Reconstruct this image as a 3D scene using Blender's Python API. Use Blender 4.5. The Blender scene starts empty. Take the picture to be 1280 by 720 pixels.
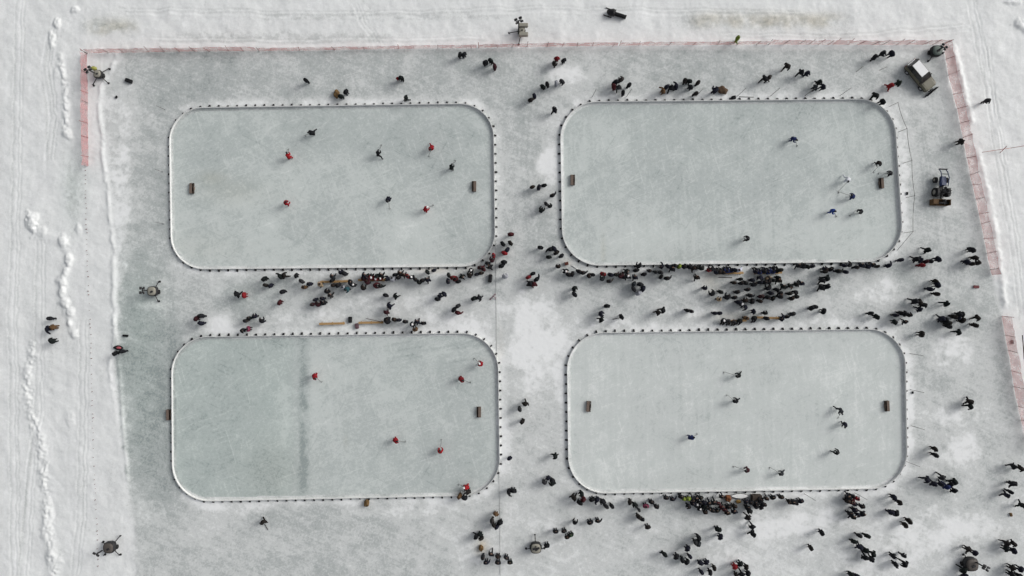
import bpy, bmesh, math, random
import numpy as np
from mathutils import Vector, Matrix

random.seed(7)
RNG = np.random.RandomState(11)
SC = bpy.context.scene
COL = SC.collection
S = 0.11            # metres on the ground per map unit
CX, CY = 640.0, 360.0
H = 95.0            # drone height

def W(x, y):
    return ((x - CX) * S, (CY - y) * S)

def WG(x, y, h=0.95):
    """ground point under something whose middle, h metres up, is seen over map point x, y"""
    k = 1.0 - h / H
    return ((x - CX) * S * k, (CY - y) * S * k)

# ------------------------------------------------------------------ materials
def nodes_of(m):
    m.use_nodes = True
    nt = m.node_tree
    return nt, nt.nodes['Principled BSDF']

MATS = {}
def mat(name, col, rough=0.8, var=0.25, scale=6.0, metal=0.0, spec=0.3):
    if name in MATS:
        return MATS[name]
    m = bpy.data.materials.new(name)
    nt, b = nodes_of(m)
    tc = nt.nodes.new('ShaderNodeTexCoord')
    no = nt.nodes.new('ShaderNodeTexNoise')
    no.inputs['Scale'].default_value = scale
    no.inputs['Detail'].default_value = 4
    nt.links.new(tc.outputs['Object'], no.inputs['Vector'])
    mx = nt.nodes.new('ShaderNodeMix'); mx.data_type = 'RGBA'
    lo = [c * (1 - var) for c in col] + [1]
    hi = [min(1, c * (1 + var)) for c in col] + [1]
    mx.inputs[6].default_value = lo
    mx.inputs[7].default_value = hi
    nt.links.new(no.outputs['Fac'], mx.inputs[0])
    nt.links.new(mx.outputs[2], b.inputs['Base Color'])
    b.inputs['Roughness'].default_value = rough
    b.inputs['Metallic'].default_value = metal
    b.inputs['Specular IOR Level'].default_value = spec
    MATS[name] = m
    return m

M_black = mat('black_cloth', (0.012, 0.013, 0.015), 0.9)
M_rubber = mat('rubber', (0.015, 0.015, 0.016), 0.85)
M_metal = mat('dark_steel', (0.03, 0.03, 0.032), 0.55, metal=0.3)
M_wood = mat('pine_plank', (0.38, 0.24, 0.11), 0.8, 0.3, 3)
M_oldwood = mat('weathered_wood', (0.15, 0.115, 0.095), 0.85, 0.35, 5)
M_darkwood = mat('dark_wood', (0.055, 0.042, 0.034), 0.85, 0.35, 5)
M_glass = mat('tinted_glass', (0.008, 0.009, 0.01), 0.15, 0.1, spec=0.5)
M_plow = mat('plow_steel', (0.02, 0.02, 0.022), 0.6)

# ------------------------------------------------------------------ mesh helper
class MB:
    def __init__(self):
        self.bm = bmesh.new()
        self.mi = 0
        self.mats = []
    def m(self, material):
        if material not in self.mats:
            self.mats.append(material)
        self.mi = self.mats.index(material)
        return self
    def _tag(self, faces, smooth=False):
        for f in faces:
            f.material_index = self.mi
            f.smooth = smooth
    def box(self, c, s, rz=0.0, bev=0.0, rx=0.0, ry=0.0):
        mt = Matrix.Translation(c) @ Matrix.Rotation(rz, 4, 'Z') @ Matrix.Rotation(ry, 4, 'Y') @ Matrix.Rotation(rx, 4, 'X') @ Matrix.Diagonal((s[0], s[1], s[2], 1))
        n0 = set(self.bm.faces)
        g = bmesh.ops.create_cube(self.bm, size=1.0, matrix=mt)
        if bev > 0:
            es = list({e for v in g['verts'] for e in v.link_edges})
            bmesh.ops.bevel(self.bm, geom=es, offset=bev, segments=2, affect='EDGES', profile=0.5)
        self._tag([f for f in self.bm.faces if f not in n0])
        return self
    def rod(self, a, b, r, r2=None, seg=8, smooth=True):
        a = Vector(a); b = Vector(b); d = b - a
        L = d.length
        q = d.to_track_quat('Z', 'Y').to_matrix().to_4x4()
        mt = Matrix.Translation((a + b) / 2) @ q
        n0 = set(self.bm.faces)
        bmesh.ops.create_cone(self.bm, cap_ends=True, segments=seg, radius1=r, radius2=r if r2 is None else r2, depth=L, matrix=mt)
        self._tag([f for f in self.bm.faces if f not in n0], smooth)
        return self
    def tube(self, pts, r, seg=6):
        for i in range(len(pts) - 1):
            self.rod(pts[i], pts[i + 1], r, seg=seg)
        return self
    def ball(self, c, s, seg=12, rings=8):
        mt = Matrix.Translation(c) @ Matrix.Diagonal((s[0], s[1], s[2], 1))
        n0 = set(self.bm.faces)
        bmesh.ops.create_uvsphere(self.bm, u_segments=seg, v_segments=rings, radius=1.0, matrix=mt)
        self._tag([f for f in self.bm.faces if f not in n0], True)
        return self
    def loft(self, rings, cap=True, smooth=False):
        """rings: list of lists of points, same count"""
        vs = [[self.bm.verts.new(p) for p in r] for r in rings]
        n = len(vs[0]); fs = []
        for i in range(len(vs) - 1):
            for j in range(n):
                fs.append(self.bm.faces.new((vs[i][j], vs[i][(j + 1) % n], vs[i + 1][(j + 1) % n], vs[i + 1][j])))
        if cap:
            fs.append(self.bm.faces.new(list(reversed(vs[0]))))
            fs.append(self.bm.faces.new(vs[-1]))
        self._tag(fs, smooth)
        return self
    def prism(self, prof, x0, x1):
        """prof: (y, z) outline, extruded along x"""
        return self.loft([[(x0, y, z) for y, z in prof], [(x1, y, z) for y, z in prof]])
    def build(self, name, parent=None, loc=None, rz=0.0):
        bmesh.ops.recalc_face_normals(self.bm, faces=self.bm.faces)
        me = bpy.data.meshes.new(name)
        self.bm.to_mesh(me); self.bm.free()
        for mm in self.mats:
            me.materials.append(mm)
        o = bpy.data.objects.new(name, me)
        COL.objects.link(o)
        if parent: o.parent = parent
        if loc: o.location = loc
        o.rotation_euler.z = rz
        return o

def tag(o, label, cat, group=None, kind=None):
    o['label'] = label
    o['category'] = cat
    if group: o['group'] = group
    if kind: o['kind'] = kind
    return o

def thing(name, label, cat, loc, rz=0.0, group=None):
    o = bpy.data.objects.new(name, None)
    o.empty_display_size = 0.3
    COL.objects.link(o)
    o.location = loc
    o.rotation_euler.z = rz
    return tag(o, label, cat, group)

def copy_tree(o, parent=None):
    c = o.copy(); COL.objects.link(c); c.parent = parent
    for ch in list(o.children):
        copy_tree(ch, c)
    return c

# ------------------------------------------------------------------ noise
TAB = RNG.rand(256, 256)
def vnoise(x, y, seed=0):
    x = x + seed * 17.31; y = y + seed * 9.77
    xi = np.floor(x).astype(int); yi = np.floor(y).astype(int)
    fx = x - xi; fy = y - yi
    fx = fx * fx * (3 - 2 * fx); fy = fy * fy * (3 - 2 * fy)
    a = TAB[xi % 256, yi % 256]; b = TAB[(xi + 1) % 256, yi % 256]
    c = TAB[xi % 256, (yi + 1) % 256]; d = TAB[(xi + 1) % 256, (yi + 1) % 256]
    return (a * (1 - fx) + b * fx) * (1 - fy) + (c * (1 - fx) + d * fx) * fy
def fbm(x, y, seed=0, octv=4):
    t = 0; a = 0.5; n = 0
    for i in range(octv):
        t = t + a * vnoise(x, y, seed + i * 3.7); n += a
        x = x * 2.03; y = y * 2.03; a *= 0.5
    return t / n          # 0..1, mean 0.5
def sm(x): 
    x = np.clip(x, 0, 1); return x * x * (3 - 2 * x)

# ------------------------------------------------------------------ rinks (outlines)
RINKS = [
    ('upper left',  [(213, 136), (616.5, 130), (619, 332.5), (216, 336.5)], 42),
    ('upper right', [(700, 128.5), (1115, 124.5), (1128.5, 326.5), (703.5, 332)], 46),
    ('lower left',  [(216, 421.5), (622, 416), (625, 617.5), (217.5, 626)], 46),
    ('lower right', [(708.5, 416.5), (1129, 411), (1132.5, 609), (711, 616)], 46),
]
def rounded(quad, r, n=14, off=0.0):
    pts = []
    c = np.mean(np.array(quad), axis=0)
    N = len(quad)
    for i in range(N):
        p = Vector(quad[i]); a = Vector(quad[i - 1]); b = Vector(quad[(i + 1) % N])
        u = (a - p).normalized(); v = (b - p).normalized()
        th = u.angle(v)
        d = r / math.tan(th / 2)
        bis = (u + v).normalized()
        cen = p + bis * (r / math.sin(th / 2))
        s = p + u * d - cen; e = p + v * d - cen
        a0 = math.atan2(s.y, s.x); a1 = math.atan2(e.y, e.x)
        while a1 - a0 > math.pi: a1 -= 2 * math.pi
        while a1 - a0 < -math.pi: a1 += 2 * math.pi
        for k in range(n + 1):
            t = a0 + (a1 - a0) * k / n
            pts.append((cen.x + math.cos(t) * (r + off), cen.y + math.sin(t) * (r + off)))
    return pts
def rink_sd(px, py, quad, r):
    """rough signed distance (map units) to a rounded quad, negative inside"""
    d = None
    N = len(quad)
    xs = [q[0] for q in quad]; ys = [q[1] for q in quad]
    cx = sum(xs) / 4; cy = sum(ys) / 4
    tx = (px - cx); ty = (py - cy)
    # shear to a box
    left = np.interp(py, [quad[0][1], quad[3][1]], [quad[0][0], quad[3][0]])
    right = np.interp(py, [quad[1][1], quad[2][1]], [quad[1][0], quad[2][0]])
    top = np.interp(px, [quad[0][0], quad[1][0]], [quad[0][1], quad[1][1]])
    bot = np.interp(px, [quad[3][0], quad[2][0]], [quad[3][1], quad[2][1]])
    qx = np.maximum(left - px, px - right) + r
    qy = np.maximum(top - py, py - bot) + r
    return np.minimum(np.maximum(qx, qy), 0) + np.hypot(np.maximum(qx, 0), np.maximum(qy, 0)) - r

# ------------------------------------------------------------------ ground
def axis(lo, hi, step, far):
    core = np.arange(lo, hi + step * 0.5, step)
    return np.concatenate([[-far, -far * 0.4, lo * 1.6], core, [hi * 1.6, far * 0.4, far]])
gx = axis(-74.0, 74.0, 0.14, 900.0)
gy = axis(-43.0, 43.0, 0.14, 900.0)
GX, GY = np.meshgrid(gx, gy)
PX = GX / S + CX; PY = CY - GY / S

def seg_d(px, py, pts, win=14.0):
    if px.shape == PX.shape and px.size > 200000:
        xs_ = [p[0] for p in pts]; ys_ = [p[1] for p in pts]
        full = np.full(px.shape, 1e3)
        jx = np.where((PX[0] > min(xs_) - win - 8) & (PX[0] < max(xs_) + win + 8))[0]
        iy = np.where((PY[:, 0] > min(ys_) - win - 8) & (PY[:, 0] < max(ys_) + win + 8))[0]
        if len(jx) and len(iy):
            sl_ = (slice(iy[0], iy[-1] + 1), slice(jx[0], jx[-1] + 1))
            full[sl_] = seg_d(px[sl_], py[sl_], pts)
        return full
    best = None
    for (x0, y0), (x1, y1) in zip(pts[:-1], pts[1:]):
        dx, dy = x1 - x0, y1 - y0
        t = np.clip(((px - x0) * dx + (py - y0) * dy) / (dx * dx + dy * dy), 0, 1)
        d = np.hypot(px - x0 - t * dx, py - y0 - t * dy)
        best = d if best is None else np.minimum(best, d)
    return best

WINDROW = [(146, 70), (139, 85), (128, 105), (124, 130), (126, 160), (131, 200), (135, 240), (139, 290), (144, 340), (143, 400), (137, 460), (143, 500), (150, 560), (155, 620), (163, 660), (164, 720)]
RIGHT_LINE = [(1179, 54), (1185, 94), (1196, 136), (1207, 190), (1212, 219), (1221, 255), (1226, 280), (1232, 310), (1239, 344)]
RIGHT_LINE_B = [(1252, 395), (1257, 425), (1262, 450), (1268, 490), (1276, 525), (1284, 560)]

Hh = np.zeros_like(PX)
n1 = fbm(PX / 9, PY / 9, 1); n2 = fbm(PX / 30, PY / 30, 2); n3 = fbm(PX / 3.2, PY / 3.2, 3)
xl = np.interp(PY, [p[1] for p in WINDROW], [p[0] for p in WINDROW])
rl = RIGHT_LINE + RIGHT_LINE_B
xr = np.interp(PY, [p[1] for p in rl], [p[0] for p in rl])
inside = sm((PX - xl - 1 + (n1 - .5) * 12 + (n3 - .5) * 5) / 11) * sm((xr + 4 - PX) / 8) * sm((PY - 58) / 7)
outside = 1 - inside
Hh += outside * ((n2 - 0.5) * 0.26 + (n1 - 0.5) * 0.07 + (n3 - 0.5) * 0.035) + inside * ((n3 - 0.5) * 0.035 + (n1 - .5) * .02)
Hh += 0.13 * np.exp(-(seg_d(PX + (n2 - .5) * 8, PY, WINDROW) / 2.6) ** 2) * sm((n2 * .7 + n1 * .6 + (n3 - .5) * .25 - .35) * 2.4) * sm((560 - PY) / 120)
Hh += 0.09 * np.exp(-(seg_d(PX, PY, [(143, 400), (150, 470), (153, 520), (160, 600)]) / 2.2) ** 2) * (0.4 + n1)
# plough banks on the far left
def lump(x, y, rx, ry, h, rag=1.0):
    global Hh
    d = np.sqrt(((PX - x) / rx) ** 2 + ((PY - y) / ry) ** 2) + (n1 - 0.5) * 1.9 * rag + (n3 - 0.5) * 1.1 * rag
    Hh = Hh + .40 * h * sm(1.3 - d) * (.6 + .8 * n3)
Hh += .08 * sm(1.1 - seg_d(PX + (n1 - .5) * 8, PY, [(79, 303), (86, 325), (80, 352), (78, 366), (86, 391), (92, 415)]) / 7) * (.7 + .6 * n3)
Hh += .07 * sm(1.1 - seg_d(PX + (n1 - .5) * 8, PY, [(46, 276), (62, 296), (80, 300)]) / 9)
for a in [(72, 31, 4, 9, .55), (65, 52, 3.5, 11, .55), (94, 12.5, 5, 4, .5), (84, 167, 7, 6, .6), (40, 276, 8, 14, .95), (52, 290, 9, 10, .35), (98, 285, 4, 6, .4),
          (79, 303, 6, 8, .65), (86, 325, 4, 6, .6), (82, 340, 4, 6, .6), (78, 352, 6, 7, .65), (77, 365, 5, 7, .65), (81, 378, 6, 7, .7), (88, 391, 5, 7, .6), (87, 404, 4, 7, .65), (92, 417, 6, 6, .55),
          (60, 640, 6, 14, .35), (56, 665, 6, 12, .4), (66, 695, 9, 14, .45), (52, 550, 6, 12, .3), (87, 525, 5, 9, .25), (1275, 32, 8, 9, .6), (1268, 2, 10, 5, .5), (75, 85, 6, 6, .2), (72, 95, 5, 5, .2)]:
    lump(*a)
Hh += 0.14 * np.exp(-(seg_d(PX, PY, [(75, 70), (82, 110), (83, 140), (82, 168)]) / 3.5) ** 2) * sm((n1 * .5 + n3 - .5) * 2.2) * 1.5
Hh += 0.18 * np.exp(-(seg_d(PX, PY, [(42, 430), (33, 480), (40, 520), (52, 560), (58, 640), (68, 720)]) / 6) ** 2) * sm((n1 * .5 + n3 - .55) * 2.2) * 1.0
Hh += 0.22 * np.exp(-(seg_d(PX, PY, [(1192, 60), (1204, 110), (1214, 150)]) / 4) ** 2) * (0.2 + 1.5 * n1)
Hh += 0.16 * np.exp(-(seg_d(PX, PY, [(1222, 190), (1238, 255), (1250, 330), (1255, 380)]) / 4) ** 2) * (0.2 + 1.5 * n1)
for a in [(275, 404, 14, 11, .12), (180, 383, 20, 5, .22), (690, 210, 9, 18, .05)]:
    lump(*a)

# how much clean snow lies where (1 snow, 0 scraped grey ice), from control points
CP = [(160, 100, .38), (200, 110, .3), (260, 90, .28), (340, 90, .42), (420, 85, .40), (500, 95, .42), (580, 85, .40), (650, 80, .45), (720, 90, .55), (800, 80, .42), (880, 85, .38), (960, 85, .45), (1040, 90, .42), (1100, 90, .55), (1160, 140, .6), (1150, 60, .7),
      (135, 90, .72), (140, 150, .66), (150, 250, .62), (180, 160, .40), (200, 220, .38), (185, 280, .42), (180, 330, .32), (205, 330, .45),
      (175, 440, .10), (185, 500, .10), (170, 560, .16), (195, 590, .14), (190, 400, .22), (155, 420, .3), (135, 520, .62), (150, 620, .6), (180, 640, .42), (140, 690, .62), (190, 700, .5),
      (240, 370, .52), (320, 375, .40), (380, 385, .62), (440, 380, .62), (500, 385, .66), (560, 390, .66), (600, 400, .62), (280, 345, .6),
      (640, 150, .45), (655, 230, .52), (660, 290, .42), (640, 330, .52), (690, 210, .75), (650, 370, .58), (660, 430, .82), (690, 420, .72), (640, 480, .62), (660, 540, .62), (690, 490, .75), (650, 600, .66), (700, 620, .66),
      (760, 370, .52), (820, 360, .50), (860, 385, .66), (900, 400, .55), (960, 380, .52), (1040, 350, .48), (1060, 380, .62), (1120, 345, .34), (1110, 370, .62), (1150, 360, .60), (1160, 300, .52), (1160, 240, .48), (1150, 200, .48), (1185, 260, .52), (1200, 330, .52), (1210, 385, .42),
      (1170, 410, .40), (1190, 440, .78), (1175, 480, .42), (1215, 470, .52), (1150, 500, .62), (1205, 520, .70), (1160, 560, .62), (1205, 565, .80), (1240, 520, .52), (1230, 600, .45), (1165, 620, .50), (1240, 640, .62), (1190, 660, .72), (1260, 560, .6),
      (260, 650, .58), (330, 665, .42), (420, 660, .42), (480, 670, .45), (540, 690, .55), (300, 705, .5), (580, 650, .58), (620, 680, .66), (680, 690, .66), (740, 680, .58), (800, 700, .60), (860, 660, .56), (920, 690, .68), (900, 650, .5), (1000, 660, .72), (1000, 700, .66), (1060, 700, .62), (1100, 660, .74), (1140, 700, .74), (1060, 650, .6), (960, 660, .78)]
cp = np.array(CP)
core = (np.abs(GX) < 75) & (np.abs(GY) < 44)
base = np.full(PX.shape, .6)
pxc, pyc = PX[core], PY[core]
wsum = np.zeros_like(pxc); vsum = np.zeros_like(pxc)
wob = (n2[core] - 0.5) * 70
for x, y, v in cp:
    w = np.exp(-(((pxc - x + wob) ** 2 + (pyc - y + wob * .6) ** 2) / (2 * 26.0 ** 2))) + 1e-6
    wsum += w; vsum += w * v
base[core] = vsum / wsum
mott = fbm(PX / 14, PY / 14, 5, 5) - 0.5
mott2 = fbm(PX / 4, PY / 4, 8, 4) - 0.5
streak = fbm(PX / 30, PY / 3.0, 12, 3) - 0.5
vst = fbm(PX / 3.0, PY / 60, 14, 3) - 0.5
snow_in = .43 + (base - .5) * .85 + mott * .40 + mott2 * 0.26 + (fbm(PX / 2.2, PY / 2.2, 31, 2) - .5) * .12 + (fbm((PX + PY * .4) / 22, (PY - PX * .4) / 2.6, 33, 3) - .5) * .26
snow_out = 0.86 + mott * 0.22 + mott2 * 0.10 + vst * 0.16 * sm((150 - PX) / 60)
G = lambda x, y, rx, ry: np.exp(-(((PX - x) / rx) ** 2 + ((PY - y) / ry) ** 2))
def band(y, hgt, x0, x1, soft=30):
    return np.exp(-((PY - y - mott * 10) / hgt) ** 2) * sm((PX - x0) / soft) * sm((x1 - PX) / soft)
smear = band(32, 9, 92, 185) * .55 + band(46, 6, 190, 520, 60) * .40 + band(21, 4, 290, 660, 60) * .32 + band(25, 11, 820, 1085, 50) * .45 + band(19, 7, 700, 800) * .16 + band(44, 4, 1010, 1075, 15) * .25 + band(35, 4, 640, 700) * .12
smear += G(92, 235, 14, 42) * .42 + G(40, 380, 30, 60) * .10 + G(70, 440, 25, 60) * .10 + G(1225, 90, 8, 14) * .14
smear += G(140, 600, 10, 40) * .16 + G(128, 470, 6, 40) * .18
snow_out -= .55 * smear * (1 + mott * 2.5 + mott2 * 3.0)
SN = snow_in * inside + snow_out * outside
for (nm, q, r), (t, b_, l, rr) in zip(RINKS, [(.46, .34, .05, .30), (.42, .22, .12, .46), (.30, .38, .04, .30), (.34, .30, .12, .42)]):
    sd = rink_sd(PX, PY, q, r)
    near = np.exp(-((sd - 5) / 6.0) ** 2)
    cx = sum(p[0] for p in q) / 4; cy = sum(p[1] for p in q) / 4
    u = (PX - cx) / 210; v = (PY - cy) / 105
    side = np.where(np.abs(u) > np.abs(v), np.where(u > 0, rr, l), np.where(v > 0, b_, t))
    SN = SN + near * side * (0.75 + mott)
    flat = sm((8 - sd) / 8)
    Hh = Hh * (1 - flat) + flat * 0.004
    Hh = np.where(sd < -4, -0.06, Hh)
for x, y, rx, ry, a in [(275, 404, 13, 10, .45), (180, 383, 18, 5, .42), (686, 205, 10, 20, .22), (708, 95, 22, 9, .22), (685, 87, 12, 6, .12), (668, 430, 22, 30, .12), (1128, 345, 18, 12, -.22), (1175, 480, 14, 16, -.2), (1190, 442, 20, 16, .2), (1208, 562, 16, 14, .25), (1190, 262, 16, 8, .2), (340, 650, 40, 12, -.12), (470, 655, 60, 10, -.1),
                        (640, 395, 22, 40, .06), (700, 440, 10, 30, .12), (1110, 350, 12, 9, .22)]:
    SN = SN + a * G(x, y, rx, ry) * (0.8 + mott * 1.6)
# patches of loose white snow with ragged edges
wx_ = (fbm(PX / 11, PY / 11, 51, 4) - .5) * 1.5; wy_ = (fbm(PX / 11, PY / 11, 57, 4) - .5) * 1.5
def patch(x, y, rx, ry, a):
    global SN
    d = np.sqrt(((PX - x) / rx + wx_) ** 2 + ((PY - y) / ry + wy_) ** 2)
    SN = SN + 1.3 * a * inside * sm((1.45 - d) * .95) * (.8 + .9 * mott + 1.1 * mott2)
for a in [(152, 170, 20, 70, .22), (152, 250, 14, 70, .24), (150, 330, 8, 60, .2), (664, 425, 24, 42, .36), (660, 385, 26, 22, .16), (690, 432, 14, 30, .26), (668, 470, 14, 26, .16), (648, 450, 12, 20, .14), (600, 408, 18, 9, .22), (566, 398, 34, 9, .22), (530, 378, 24, 9, .18), (460, 378, 24, 10, .14), (385, 392, 34, 10, .2), (345, 400, 26, 6, .2),
          (687, 207, 12, 24, .26), (706, 92, 26, 10, .24), (190, 152, 9, 8, .2), (176, 135, 8, 6, .16), (1192, 438, 22, 17, .3), (1200, 520, 30, 14, .2), (1206, 562, 22, 18, .32), (1103, 365, 24, 12, .28), (1080, 372, 16, 8, .2), (960, 662, 44, 10, .26), (1010, 652, 40, 12, .22), (1080, 705, 40, 18, .2), (1150, 670, 46, 24, .22), (1215, 660, 40, 20, .22), (905, 695, 30, 12, .16),
          (860, 390, 40, 8, .2), (760, 402, 40, 6, .2), (1050, 402, 40, 5, .2), (700, 480, 8, 22, .2), (630, 540, 8, 40, .16), (585, 690, 26, 16, .16), (540, 640, 40, 10, .12), (480, 640, 50, 6, .14), (300, 637, 40, 6, .14), (690, 660, 26, 18, .14), (1135, 500, 8, 60, .2), (1132, 215, 5, 60, .24), (180, 640, 12, 16, .2), (215, 610, 8, 8, .2), (148, 560, 10, 40, .2), (140, 470, 8, 30, .14)]:
    patch(*a)
# drive tracks and footpaths as scuffed lines
for pts, wd, a in [([(60, 60), (54, 100), (58, 140), (60, 200)], 1.6, -.16), ([(66, 60), (60, 105), (65, 150)], 1.4, -.12), ([(40, 560), (30, 640), (22, 720)], 1.6, -.16), ([(36, 560), (26, 640), (18, 720)], 1.2, .1), ([(128, 60), (126, 105), (118, 150)], 1.5, .2),
                   ([(900, 590), (1080, 660), (1280, 600)], 3, .10), ([(840, 690), (1000, 650), (1140, 600)], 4, .12), ([(700, 700), (900, 640)], 4, .05), ([(1140, 700), (1280, 620)], 6, .1), ([(448, 25), (463, 10), (452, 0)], 1.2, -.14), ([(1180, 560), (1190, 620), (1170, 700)], 3, -.06)]:
    SN = SN + a * np.exp(-(seg_d(PX, PY, pts) / wd) ** 2)
rt = random.Random(3)
for base_pts in ([(66, 20), (58, 45), (54, 80), (60, 120), (63, 150), (55, 200)], [(44, 300), (46, 400), (42, 520), (34, 600), (24, 730)], [(100, 400), (98, 480), (100, 560), (96, 640), (88, 730)], [(20, 0), (16, 200), (10, 400), (14, 730)],
                 [(470, 55), (452, 30), (440, 5)], [(150, 10), (400, 16), (700, 8), (1000, 14)], [(190, 48), (400, 50), (600, 46)], [(900, 40), (1060, 44), (1200, 30)], [(1225, 60), (1240, 160), (1262, 300), (1275, 400)], [(1210, 0), (1232, 120), (1250, 200)], [(205, 340), (208, 440), (209, 560)], [(1145, 150), (1160, 300), (1150, 420)], [(1170, 255), (1176, 330), (1168, 480), (1190, 640)], [(660, 80), (652, 200), (662, 330)]):
    ph = rt.uniform(0, 6)
    for off in (0, 6.5, 10.5):
        pts = [(x + off + 1.5 * math.sin(y * .03 + ph), y + (off * .6 if abs(base_pts[0][0] - base_pts[-1][0]) > 150 else 0)) for x, y in base_pts]
        dl = seg_d(PX + (n1 - .5) * 4, PY + (n2 - .5) * 6, pts)
        k_ = np.exp(-(dl / 1.1) ** 2)
        a_ = rt.choice((-.11, -.08, .08))
        SN = SN + a_ * k_
        Hh = Hh - .02 * k_ * outside + .012 * np.exp(-((dl - 2) / 1.0) ** 2) * outside
SN = SN + .30 * inside * G(274, 404, 15, 11) + .05 * inside * sm((PY - 600) / 60) + .03 * inside
SN = SN + .16 * inside * sm((178 - PX) / 26) * sm((PY - 380) / 60) * (.6 + 2 * mott)
SN = np.clip(SN, 0, 1.05)
green = np.clip(G(92, 235, 16, 45) * .5 + band(32, 9, 95, 180) * .2 + G(175, 470, 40, 130) * .7 * inside + G(170, 380, 30, 60) * .3 + band(25, 10, 830, 1080, 50) * .05 + G(320, 370, 40, 20) * .4, 0, 1)
dirt = np.clip(band(32, 8, 100, 180) * .55 + band(24, 9, 850, 1070, 40) * .5 + G(602, 684, 8, 9) * 1.0 + G(708, 329, 7, 6) * .5 + G(892, 352, 14, 16) * .45 + G(905, 395, 30, 5) * .25 + G(625, 430, 5, 20) * .3 + G(560, 337, 40, 5) * .45 + G(918, 628, 20, 6) * .4, 0, 1) * (0.7 + mott * 2)

def grid_mesh(name, X, Y, Z, attr, material):
    ny, nx = X.shape
    me = bpy.data.meshes.new(name)
    co = np.stack([X, Y, Z], -1).reshape(-1, 3).astype(np.float32)
    idx = np.arange(nx * ny).reshape(ny, nx)
    f = np.stack([idx[:-1, :-1], idx[:-1, 1:], idx[1:, 1:], idx[1:, :-1]], -1).reshape(-1, 4)
    me.vertices.add(len(co)); me.vertices.foreach_set('co', co.ravel())
    me.loops.add(f.size); me.loops.foreach_set('vertex_index', f.ravel().astype(np.int32))
    me.polygons.add(len(f))
    me.polygons.foreach_set('loop_start', np.arange(0, f.size, 4, dtype=np.int32))
    me.polygons.foreach_set('loop_total', np.full(len(f), 4, dtype=np.int32))
    me.polygons.foreach_set('use_smooth', np.ones(len(f), dtype=bool))
    me.update(calc_edges=True)
    a = me.attributes.new('cover', 'FLOAT_COLOR', 'POINT')
    a.data.foreach_set('color', np.concatenate([attr, np.ones_like(attr[..., :1])], -1).reshape(-1).astype(np.float32))
    me.materials.append(material)
    o = bpy.data.objects.new(name, me); COL.objects.link(o)
    return o

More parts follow.
